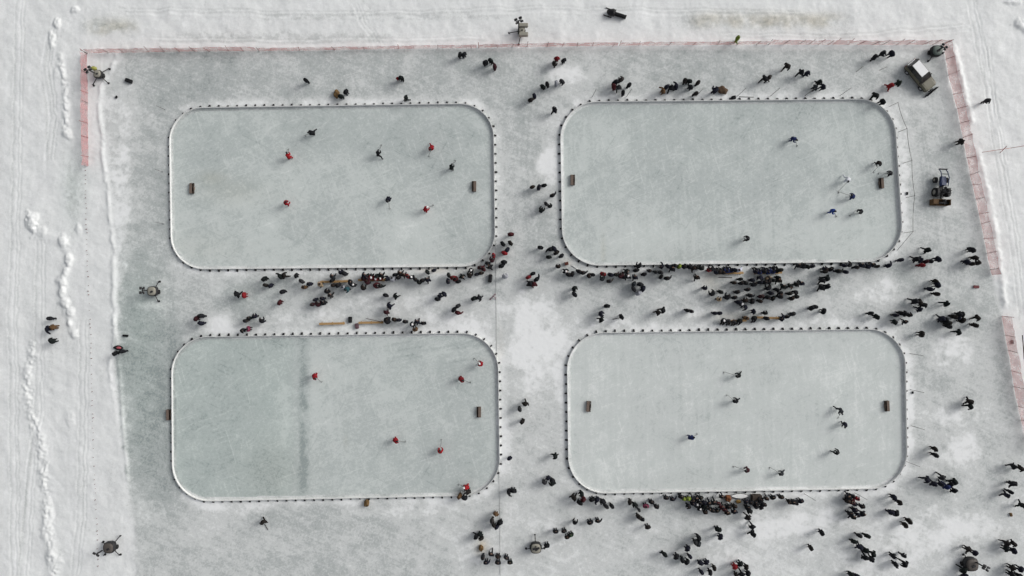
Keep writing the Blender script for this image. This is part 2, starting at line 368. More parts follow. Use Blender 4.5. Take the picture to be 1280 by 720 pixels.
def ground_material(name, stops, fine=1.0, bump=0.3, fscale=3.4, aniso=None, scratch=.8):
    m = bpy.data.materials.new(name)
    nt, b = nodes_of(m); N = nt.nodes; L = nt.links
    at = N.new('ShaderNodeAttribute'); at.attribute_name = 'cover'
    sep = N.new('ShaderNodeSeparateColor'); L.new(at.outputs['Color'], sep.inputs[0])
    tc = N.new('ShaderNodeTexCoord')
    def noise(scale, detail, rough=.6, vec=None, dist=0.0):
        n = N.new('ShaderNodeTexNoise'); n.inputs['Scale'].default_value = scale; n.inputs['Detail'].default_value = detail
        n.inputs['Roughness'].default_value = rough; n.inputs['Distortion'].default_value = dist
        L.new(vec if vec is not None else tc.outputs['Object'], n.inputs['Vector'])
        return n.outputs['Fac']
    def math_(op, a, bb, cc=None):
        n = N.new('ShaderNodeMath'); n.operation = op
        for i, v in enumerate((a, bb, cc)):
            if v is None: continue
            if isinstance(v, (int, float)): n.inputs[i].default_value = v
            else: L.new(v, n.inputs[i])
        return n.outputs[0]
    f1 = noise(fscale, 6, .72)
    f2 = noise(fscale * 2.3, 3, .7)
    k_ = math_('SUBTRACT', 1.35, sep.outputs[0])
    gsum = math_('ADD', math_('MULTIPLY', math_('SUBTRACT', f1, .5), 1.35 * fine), math_('MULTIPLY', math_('SUBTRACT', f2, .5), .8 * fine))
    acc = math_('ADD', sep.outputs[0], math_('MULTIPLY', gsum, k_))
    # thin straight scratches in several directions
    for i, (rot, sgn_, amp) in enumerate(((.3, 1, .16), (1.1, -1, .12), (1.9, 1, .14), (2.6, -1, .12), (2.2, 1, .10))):
        mp = N.new('ShaderNodeMapping'); mp.inputs['Rotation'].default_value = (0, 0, rot); mp.vector_type = 'TEXTURE'; mp.inputs['Scale'].default_value = (1 / 4.2, 1 / .16, 1); mp.inputs['Location'].default_value = (i * 7.3, i * 3.1, 0)
        L.new(tc.outputs['Object'], mp.inputs['Vector'])
        g = noise(1.0, 2, .5, mp.outputs['Vector'], .35)
        mr = N.new('ShaderNodeMapRange'); mr.inputs[1].default_value = .60; mr.inputs[2].default_value = .74; mr.inputs[3].default_value = 0; mr.inputs[4].default_value = amp * sgn_ * scratch
        L.new(g, mr.inputs[0])
        acc = math_('ADD', acc, math_('MULTIPLY', mr.outputs[0], k_))
    if aniso:
        for sc, rot, amp in aniso:
            mp = N.new('ShaderNodeMapping'); mp.inputs['Rotation'].default_value = (0, 0, rot); mp.vector_type = 'TEXTURE'; mp.inputs['Scale'].default_value = tuple(1 / c_ for c_ in sc)
            L.new(tc.outputs['Object'], mp.inputs['Vector'])
            g = noise(1.0, 4, .65, mp.outputs['Vector'], .4)
            acc = math_('ADD', acc, math_('MULTIPLY', math_('SUBTRACT', g, .5), amp))
    rp = N.new('ShaderNodeValToRGB'); rp.color_ramp.interpolation = 'EASE'
    els = rp.color_ramp.elements
    els[0].position = stops[0][0]; els[0].color = (*stops[0][1], 1)
    els[1].position = stops[-1][0]; els[1].color = (*stops[-1][1], 1)
    for p, c in stops[1:-1]:
        e = els.new(p); e.color = (*c, 1)
    L.new(acc, rp.inputs[0])
    def tint(src, fac, c):
        mx = N.new('ShaderNodeMix'); mx.data_type = 'RGBA'; mx.blend_type = 'MULTIPLY'
        L.new(fac, mx.inputs[0]); L.new(src, mx.inputs[6]); mx.inputs[7].default_value = (*c, 1)
        return mx.outputs[2]
    c = tint(rp.outputs[0], sep.outputs[1], (.92, .985, .955))
    c = tint(c, sep.outputs[2], (.86, .76, .60))
    L.new(c, b.inputs['Base Color'])
    b.inputs['Roughness'].default_value = .62
    b.inputs['Specular IOR Level'].default_value = .25
    bp = N.new('ShaderNodeBump'); bp.inputs['Strength'].default_value = bump; bp.inputs['Distance'].default_value = .05
    L.new(math_('ADD', f1, math_('MULTIPLY', f2, .5)), bp.inputs['Height'])
    L.new(bp.outputs[0], b.inputs['Normal'])
    return m

SNOW_STOPS = [(0.0, (.30, .333, .332)), (.3, (.435, .465, .462)), (.6, (.60, .622, .618)), (.85, (.745, .765, .765)), (1.0, (.82, .838, .842))]
M_ground = ground_material('snow_ground', SNOW_STOPS, .70, .32)
ground = grid_mesh('ground', GX, GY, Hh, np.stack([SN, green, dirt], -1), M_ground)
ground['kind'] = 'structure'
ground['label'] = 'snow covered frozen lake with scraped grey ice paths and plough banks'

core_j = np.where(np.abs(gx) <= 74.01)[0]; core_i = np.where(np.abs(gy) <= 43.01)[0]
def gh(wx, wy):
    j = int(np.clip(np.searchsorted(gx, wx), core_j[0], core_j[-1])); i = int(np.clip(np.searchsorted(gy, wy), core_i[0], core_i[-1]))
    return float(max(Hh[i, j], 0.0))

# ------------------------------------------------------------------ rink ice and boards
ICE_STOPS = [(0.0, (.31, .350, .349)), (.35, (.462, .500, .495)), (.6, (.575, .606, .599)), (1.0, (.755, .77, .767))]
ANISO = {
    'upper left': [((1.6, .10, 1), .9, .26), ((.12, 1.6, 1), .25, .22)],
    'upper right': [((1.9, .07, 1), .03, .28), ((.10, 1.5, 1), .6, .18)],
    'lower left': [((.9, .09, 1), .08, .20), ((.12, 1.4, 1), .25, .18)],
    'lower right': [((1.9, .06, 1), -.02, .30), ((.12, 1.3, 1), .2, .14)],
}
M_board = mat('board_paint', (.74, .75, .74), .6, .12, 3)
M_brace = mat('brace_black', (.018, .018, .02), .8)
M_cap = mat('board_cap', (.62, .63, .62), .6, .15, 3)
BRACE_ME = None
for nm, q, r in RINKS:
    out = rounded(q, r)
    wo = np.array([W(*p) for p in out])
    # ice: rows clipped to the outline
    ys = np.linspace(wo[:, 1].max() - .002, wo[:, 1].min() + .002, 150)
    nxp = 260
    X = np.zeros((len(ys), nxp)); Y = np.zeros_like(X)
    wl = np.vstack([wo, wo[:1]])
    for i, yy in enumerate(ys):
        xs = []
        for (x0, y0), (x1, y1) in zip(wl[:-1], wl[1:]):
            if (y0 - yy) * (y1 - yy) <= 0 and abs(y1 - y0) > 1e-9:
                xs.append(x0 + (x1 - x0) * (yy - y0) / (y1 - y0))
        X[i] = np.linspace(min(xs), max(xs), nxp); Y[i] = yy
    X = X[::-1]; Y = Y[::-1]
    ipx = X / S + CX; ipy = CY - Y / S
    big = fbm(ipx / 60, ipy / 60, 21, 4) - .5
    mid = fbm(ipx / 12, ipy / 12, 23, 4) - .5
    t = np.full(X.shape, .45) + big * .42 + mid * .26 + (fbm(ipx / 4, ipy / 4, 41, 3) - .5) * .16
    gr = np.full(X.shape, .26) + big * .4
    di = np.zeros_like(X)
    g2 = lambda x, y, rx, ry: np.exp(-(((ipx - x) / rx) ** 2 + ((ipy - y) / ry) ** 2))
    if nm == 'upper left':
        t += -.10 * g2(260, 190, 60, 60) + .08 * g2(520, 290, 120, 50) - .05 * g2(420, 170, 90, 30)
        di += .22 * g2(265, 222, 16, 8) + .14 * g2(290, 240, 40, 16) + .08 * g2(240, 310, 60, 20)
        for k in range(14):
            a = random.uniform(-.6, -.2); x0 = random.uniform(280, 560); y0 = random.uniform(150, 320); ln = random.uniform(20, 70)
            t += random.choice((-.07, .07, .05)) * np.exp(-(seg_d(ipx, ipy, [(x0, y0), (x0 + ln * math.cos(a), y0 + ln * math.sin(a))]) / 1.3) ** 2)
    elif nm == 'upper right':
        t += -.06 * g2(880, 140, 200, 25) + .10 * g2(780, 300, 90, 40) + .06 * g2(1000, 290, 90, 40)
        di += .20 * g2(754, 315, 3, 20)
        for k in range(26):
            x0 = random.uniform(780, 1000); y0 = random.uniform(215, 300); ln = random.uniform(25, 75)
            t += random.choice((-.06, .07)) * np.exp(-(seg_d(ipx, ipy, [(x0, y0), (x0 + 3, y0 + ln)]) / 1.2) ** 2)
    elif nm == 'lower left':
        edge = 372 + mid * 14
        t += -.13 * sm((edge - ipx) / 12) - .07 * np.exp(-((ipx - 378 - mid * 12) / 13.0) ** 2) + .10 * g2(356, 500, 8, 120) * (1 + mid * 2) + .06 * g2(392, 500, 7, 120)
        t += -.34 * np.exp(-((ipx - 378 - mid * 9) / 6.2) ** 2) * (0.85 + mid * 2.2) * (.75 + .5 * sm((ipy - 440) / 60))
        t += .05 * g2(480, 500, 70, 80) - .05 * g2(520, 470, 60, 30)
        gr += .35 * sm((edge - ipx) / 14)
        for k in range(16):
            x0 = random.uniform(485, 560); y0 = random.uniform(430, 456); ln = random.uniform(20, 50)
            t += random.choice((-.18, -.13, .07)) * np.exp(-(seg_d(ipx, ipy, [(x0, y0), (x0 + ln, y0 - ln * .16)]) / 1.2) ** 2)
        di += .10 * g2(340, 590, 40, 40) + .14 * g2(432, 552, 3, 9)
    else:
        t += .16 + .05 * g2(780, 540, 120, 80)
        gr -= .06
        for k in range(30):
            x0 = random.uniform(760, 1090); y0 = random.uniform(420, 540); ln = random.uniform(30, 90)
            t += random.choice((-.06, .05, .06)) * np.exp(-(seg_d(ipx, ipy, [(x0, y0), (x0 + 4, y0 + ln)]) / 1.3) ** 2)
        t += -.08 * g2(814, 450, 4, 18)
    # skate curls
    for k in range(46):
        x0 = random.uniform(q[0][0] + 20, q[1][0] - 20); y0 = random.uniform(q[0][1] + 15, q[3][1] - 15)
        a = random.uniform(0, 6.28); rad = random.uniform(15, 60); sp = random.uniform(.5, 1.2)
        pts = [(x0 + rad * math.cos(a + sp * k_ / 6), y0 + rad * math.sin(a + sp * k_ / 6)) for k_ in range(7)]
        t += random.choice((-.08, .09, .12)) * np.exp(-(seg_d(ipx, ipy, pts) / 0.9) ** 2)
    ice = grid_mesh('rink_ice', X, Y, np.full(X.shape, .0), np.stack([np.clip(t, 0, 1), np.clip(gr, 0, 1), np.clip(di, 0, 1)], -1),
                    ground_material('ice_' + nm.replace(' ', '_'), ICE_STOPS, .62, .12, 2.6, ANISO[nm], 1.25))
    ice['kind'] = 'structure'
    ice['label'] = f'scraped grey green ice sheet of the {nm.replace(" ", "-")} rink'
    # boards
    root = thing('rink_boards', f'low white boards with black braces round the {nm.replace(" ", "-")} rink', 'rink boards', (0, 0, 0), 0, 'boards round the four rinks')
    cen = wo.mean(0)
    def ring(off, z):
        return [(x, y, z) for x, y in (W(*p) for p in rounded(q, r, 14, 0) )] if off == 0 else [
            (*W(*p), z) for p in offset_pts(out, off)]
    def offset_pts(pts, off):
        n = len(pts); res = []
        for i in range(n):
            a = Vector(pts[i - 1]); p = Vector(pts[i]); b = Vector(pts[(i + 1) % n])
            d = (b - a).normalized()
            res.append((p.x + d.y * off / S, p.y - d.x * off / S))
        return res
    # orientation: make sure positive offset is outward
    test = offset_pts(out, 1.0)
    sgn = 1 if (test[0][0] - q[0][0]) < (out[0][0] - q[0][0]) + 1e-9 and math.hypot(test[5][0] - sum(p[0] for p in q) / 4, test[5][1] - sum(p[1] for p in q) / 4) > math.hypot(out[5][0] - sum(p[0] for p in q) / 4, out[5][1] - sum(p[1] for p in q) / 4) else -1
    HB = .37
    o0 = offset_pts(out, 0); o1 = offset_pts(out, sgn * .05)
    mb = MB().m(M_board)
    R = [[(*W(*p), -.05) for p in o0], [(*W(*p), HB) for p in o0], [(*W(*p), HB) for p in o1], [(*W(*p), -.05) for p in o1]]
    mb.loft(R, cap=False)
    mb.build('board_wall', root)
    o2 = offset_pts(out, -sgn * .015); o3 = offset_pts(out, sgn * .07)
    mb = MB().m(M_cap)
    z0, z1 = HB + .003, HB + .035
    rr = [[(*W(*p), z0) for p in o2], [(*W(*p), z1) for p in o2], [(*W(*p), z1) for p in o3], [(*W(*p), z0) for p in o3], [(*W(*p), z0) for p in o2]]
    mb.loft(rr, cap=False)
    mb.build('board_cap', root)
    # braces along the outside
    loop = [Vector(p) for p in o1] + [Vector(o1[0])]
    total = sum((loop[i + 1] - loop[i]).length for i in range(len(loop) - 1))
    nb = min(100, int(round(total / 11.35))); step = total / nb
    if BRACE_ME is None:
        bb = MB().m(M_brace)
        bb.prism([(0.004, 0), (.36, 0), (.36, .06), (.16, .28), (.004, .32)], -.11, .11)
        tmp = bb.build('brace'); BRACE_ME = tmp.data; bpy.data.objects.remove(tmp)
    pos = 0.0; k = 0; acc = 0.0; nxt = step * .5
    for i in range(len(loop) - 1):
        a, b = loop[i], loop[i + 1]; L = (b - a).length
        while nxt <= acc + L and k < nb:
            p = a + (b - a) * ((nxt - acc) / L)
            d = (b - a).normalized()
            nrm = Vector((d.y, d.x)) * sgn          # world normal (y flipped)
            wn = Vector(((d.y) * sgn, (d.x) * sgn))
            x, y = W(p.x, p.y)
            o = bpy.data.objects.new('brace', BRACE_ME); COL.objects.link(o); o.parent = root
            o.location = (x, y, .006); o.rotation_euler.z = math.atan2(-wn.x, wn.y)
            s_ = random.uniform(.8, 1.12); o.scale = (random.uniform(.8, 1.1), s_, 1)
            k += 1; nxt += step
        acc += L

# ------------------------------------------------------------------ people
SKIN = mat('skin', (.24, .15, .11), .6, .1)
GLOVE = mat('gloves', (.014, .014, .016), .9)
BOOT = mat('boots', (.016, .014, .013), .8)
CLOTH = {
    'k': ('dark-clothed', [(.010, .011, .013), (.014, .015, .018), (.012, .013, .022), (.018, .016, .015), (.009, .012, .012)]),
    'd': ('charcoal-clothed', [(.030, .031, .034), (.026, .030, .034), (.036, .033, .032)]),
    'm': ('maroon-jacketed', [(.055, .013, .016), (.04, .014, .018)]),
    'r': ('red-jacketed', [(.20, .016, .02), (.14, .014, .018)]),
    'b': ('brown-jacketed', [(.10, .058, .03)]),
    'o': ('ochre-hatted', [(.22, .12, .03)]),
    'g': ('green-hatted', [(.025, .05, .028)]),
    'y': ('yellow-jacketed', [(.13, .17, .03)]),
    'p': ('pink-jacketed', [(.17, .035, .07)]),
    'n': ('navy-jacketed', [(.018, .026, .085)]),
    'u': ('blue-jerseyed', [(.03, .06, .22)]),
    't': ('teal-jacketed', [(.03, .085, .10)]),
    'l': ('pale-jacketed', [(.30, .31, .34)]),
    'w': ('white-hatted', [(.012, .013, .015)]),
    'a': ('tan-jacketed', [(.30, .23, .15)]),
}
HATS = {'w': (.75, .74, .74), 'o': (.26, .14, .03), 'g': (.03, .07, .035), 'y': (.22, .30, .05)}
BASE = dict(pelvis=(0, 0, .94, .225), spine=(0, .0, 1.12, .24), chest=(0, .01, 1.30, .25), neck=(0, .02, 1.47, .11), head=(0, .045, 1.60, .135), top=(0, .035, 1.715, .10))
LIMB = dict(sh=(.20, 0, 1.37, .14), el=(.285, -.02, 1.13, .11), wr=(.28, .08, .92, .08), ha=(.27, .13, .83, .065), hi=(.11, 0, .86, .145), kn=(.13, .03, .48, .105), an=(.14, -.02, .12, .08), to=(.145, .14, .05, .058))
def pose(core=None, R=None, L=None):
    P = dict(BASE)
    for k_, v in (core or {}).items(): P[k_] = (*v, BASE[k_][3])
    for s_, ov in ((1, R or {}), (-1, L or {})):
        for k_, v in LIMB.items():
            p = ov.get(k_)
            P[k_ + ('R' if s_ > 0 else 'L')] = (p[0], p[1], p[2], v[3]) if p else (v[0] * s_, v[1], v[2], v[3])
    return P
def both(d):  # right-hand dict -> mirrored left
    return {k_: (-v[0], v[1], v[2]) for k_, v in d.items()}
POCK = dict(el=(.30, -.06, 1.14), wr=(.25, .12, 1.0), ha=(.19, .19, 1.0))
HOLD = dict(el=(.28, .06, 1.12), wr=(.14, .27, 1.2), ha=(.07, .32, 1.24))
OUT = dict(el=(.40, .05, 1.16), wr=(.52, .2, 1.05), ha=(.57, .27, 1.02))
SITC = dict(pelvis=(0, -.02, .53), spine=(0, -.02, .72), chest=(0, .03, .92), neck=(0, .06, 1.07), head=(0, .09, 1.2), top=(0, .08, 1.31))
SITR = dict(sh=(.2, .02, .99), el=(.29, .08, .76), wr=(.2, .3, .64), ha=(.14, .38, .63), hi=(.1, .05, .5), kn=(.14, .43, .5), an=(.15, .42, .12), to=(.15, .56, .05))
SKC = dict(pelvis=(0, -.17, .80), spine=(0, -.02, .96), chest=(0, .16, 1.10), neck=(0, .29, 1.2), head=(0, .37, 1.31), top=(0, .39, 1.42))
SKR = dict(sh=(.21, .16, 1.14), el=(.36, .25, .97), wr=(.2, .46, .88), ha=(.12, .53, .85), hi=(.11, -.14, .75), kn=(.22, .1, .46), an=(.27, -.14, .12), to=(.3, .02, .06))
SKL = dict(sh=(-.21, .16, 1.14), el=(-.33, .17, .97), wr=(-.14, .37, .95), ha=(-.04, .42, .97), hi=(-.11, -.14, .75), kn=(-.2, .1, .46), an=(-.25, -.14, .12), to=(-.27, .02, .06))
POSES = {
    'stand': pose(),
    'pockets': pose(None, POCK, both(POCK)),
    'phone': pose(dict(head=(0, .07, 1.59), top=(0, .09, 1.70)), HOLD, both(HOLD)),
    'point': pose(None, OUT, both(POCK)),
    'walk': pose(dict(chest=(0, .04, 1.31), neck=(0, .06, 1.47), head=(0, .09, 1.6), top=(0, .085, 1.715)),
                 dict(el=(.3, -.14, 1.14), wr=(.3, -.1, .92), ha=(.29, -.06, .83), kn=(.12, .2, .5), an=(.12, .28, .12), to=(.12, .42, .06)),
                 dict(el=(-.3, .08, 1.13), wr=(-.28, .26, .98), ha=(-.26, .33, .94), kn=(-.12, -.06, .48), an=(-.12, -.34, .18), to=(-.12, -.24, .06))),
    'lean': pose(dict(pelvis=(0, -.15, .92), chest=(0, .13, 1.25), spine=(0, 0, 1.1), neck=(0, .22, 1.38), head=(0, .28, 1.5), top=(0, .29, 1.61)),
                 dict(sh=(.2, .12, 1.32), el=(.3, .22, 1.05), wr=(.22, .45, .9), ha=(.2, .52, .86)), dict(sh=(-.2, .12, 1.32), el=(-.3, .22, 1.05), wr=(-.22, .45, .9), ha=(-.2, .52, .86))),
    'sit': pose(SITC, SITR, both(SITR)),
    'skate': pose(SKC, SKR, SKL),
    'stride': pose(SKC, dict(SKR, kn=(.34, -.16, .48), an=(.56, -.42, .2), to=(.66, -.34, .13)), dict(SKL, kn=(-.16, .16, .46), an=(-.14, -.08, .12), to=(-.14, .08, .06))),
    'glide': pose(dict(SKC, pelvis=(0, -.08, .88), chest=(0, .08, 1.2), spine=(0, 0, 1.04), neck=(0, .16, 1.33), head=(0, .22, 1.45), top=(0, .23, 1.56)),
                  dict(SKR, sh=(.21, .08, 1.25), hi=(.11, -.06, .82), an=(.24, -.1, .12), to=(.26, .06, .06)), dict(SKL, sh=(-.21, .08, 1.25), hi=(-.11, -.06, .82), an=(-.3, .2, .12), to=(-.33, .34, .06), kn=(-.22, .18, .5))),
}
BONES = [('pelvis', 'spine', 'J'), ('spine', 'chest', 'J'), ('chest', 'neck', 'J'), ('neck', 'head', 'H'), ('head', 'top', 'H')]
for s_ in 'RL':
    BONES += [('chest', 'sh' + s_, 'J'), ('sh' + s_, 'el' + s_, 'J'), ('el' + s_, 'wr' + s_, 'J'), ('wr' + s_, 'ha' + s_, 'G'), ('pelvis', 'hi' + s_, 'T'), ('hi' + s_, 'kn' + s_, 'T'), ('kn' + s_, 'an' + s_, 'T'), ('an' + s_, 'to' + s_, 'B')]
SLOT = {'J': 0, 'T': 1, 'B': 2, 'G': 3, 'S': 4, 'C': 5}
BODY = {}
def make_body(pn):
    P = POSES[pn]
    names = list(P)
    me = bpy.data.meshes.new('skel')
    me.from_pydata([P[n][:3] for n in names], [(names.index(a), names.index(b)) for a, b, _ in BONES], [])
    o = bpy.data.objects.new('skel', me); COL.objects.link(o)
    o.modifiers.new('Skin', 'SKIN').use_smooth_shade = True
    for i, n in enumerate(names):
        sv = me.skin_vertices[0].data[i]
        sv.radius = (P[n][3], P[n][3]); sv.use_root = (n == 'pelvis')
    sb = o.modifiers.new('Sub', 'SUBSURF'); sb.levels = 1; sb.render_levels = 1
    dg = bpy.context.evaluated_depsgraph_get(); dg.update()
    res = bpy.data.meshes.new_from_object(o.evaluated_get(dg))
    bpy.data.objects.remove(o)
    head = Vector(P['head'][:3])
    for p in res.polygons:
        c = p.center; best = 9; t = 'J'
        for a, b, tg in BONES:
            A = Vector(P[a][:3]); B = Vector(P[b][:3]); d = B - A
            u = max(0, min(1, (c - A).dot(d) / d.length_squared))
            ds = (c - A - d * u).length - .5 * (P[a][3] * (1 - u) + P[b][3] * u)
            if ds < best: best = ds; t = tg
        if t == 'H':
            face = (c.y - head.y) > .035 and c.z < head.z + .045 and c.z > head.z - .12
            t = 'S' if face else 'C'
        p.material_index = SLOT[t]; p.use_smooth = True
    return res
for pn in POSES:
    BODY[pn] = make_body(pn)

OUTFITS = {}
def pcol(name, c):
    return mat(name, c, .88, .3, 9, spec=.15)
def outfit(code, v):
    key = (code, v)
    if key not in OUTFITS:
        jc = CLOTH[code][1]; j = jc[v % len(jc)]
        tr = [(.011, .011, .013), (.014, .016, .024), (.020, .019, .018)][v % 3]
        if code in 'o': j = (.014, .014, .016)
        if code == 'g': j = (.016, .022, .018)
        hat = HATS.get(code, [(.010, .010, .012), (.018, .016, .016), (.012, .014, .02), (.03, .02, .016), (.02, .02, .02)][v % 5])
        OUTFITS[key] = [pcol(f'jacket_{code}{v % len(jc)}', j), pcol(f'trousers_{v % 3}', tr), BOOT, GLOVE, SKIN, pcol(f'hat_{code}{v % 5}', hat)]
    return OUTFITS[key]
PM = {}
def person_mesh(pn, code, v):
    key = (pn, code, v)
    if key not in PM:
        me = BODY[pn].copy(); me.materials.clear()
        for m_ in outfit(code, v): me.materials.append(m_)
        PM[key] = me
    return PM[key]

HALF = {'sit': .75, 'skate': .8, 'stride': .8, 'glide': .85}
def add_person(x, y, code, pn, yaw, label, group, scale=1.0, z=None):
    v = random.randrange(5)
    o = bpy.data.objects.new('person', person_mesh(pn, code, v)); COL.objects.link(o)
    wx, wy = WG(x, y, HALF.get(pn, .95) * scale)
    o.location = (wx, wy, gh(wx, wy) if z is None else z)
    o.rotation_euler.z = yaw
    wdt = 1.0 if 'player' in group else random.uniform(1.12, 1.30)
    o.scale = (scale * wdt * .95, scale * wdt * 1.12, scale)
    tag(o, label, 'person', group)
    return o

ORD = ['first', 'second', 'third', 'fourth', 'fifth', 'sixth', 'seventh', 'eighth', 'ninth', 'tenth', 'eleventh', 'twelfth', 'thirteenth']
NUM = ['', 'one', 'two', 'three', 'four', 'five', 'six', 'seven', 'eight', 'nine', 'ten', 'eleven', 'twelve', 'thirteen']
def ranks(pts):
    n = len(pts)
    xs = [p[0] for p in pts]; ys = [p[1] for p in pts]
    horiz = (max(xs) - min(xs)) >= (max(ys) - min(ys)) * .8
    order = sorted(range(n), key=lambda i: pts[i][0] if horiz else pts[i][1])
    a, b = ('left', 'right') if horiz else ('top', 'bottom')
    res = [''] * n
    for k_, i in enumerate(order):
        if n == 2: res[i] = (('left', 'right') if horiz else ('upper', 'lower'))[k_] + ' one'
        elif k_ == 0: res[i] = a + 'most'
        elif k_ == n - 1: res[i] = b + 'most'
        elif n % 2 and k_ == n // 2: res[i] = 'middle one'
        elif k_ < n / 2: res[i] = f'{ORD[k_]} from {a}'
        else: res[i] = f'{ORD[n - 1 - k_]} from {b}'
    return res

UL, UR, LL, LR = 'upper-left rink', 'upper-right rink', 'lower-left rink', 'lower-right rink'
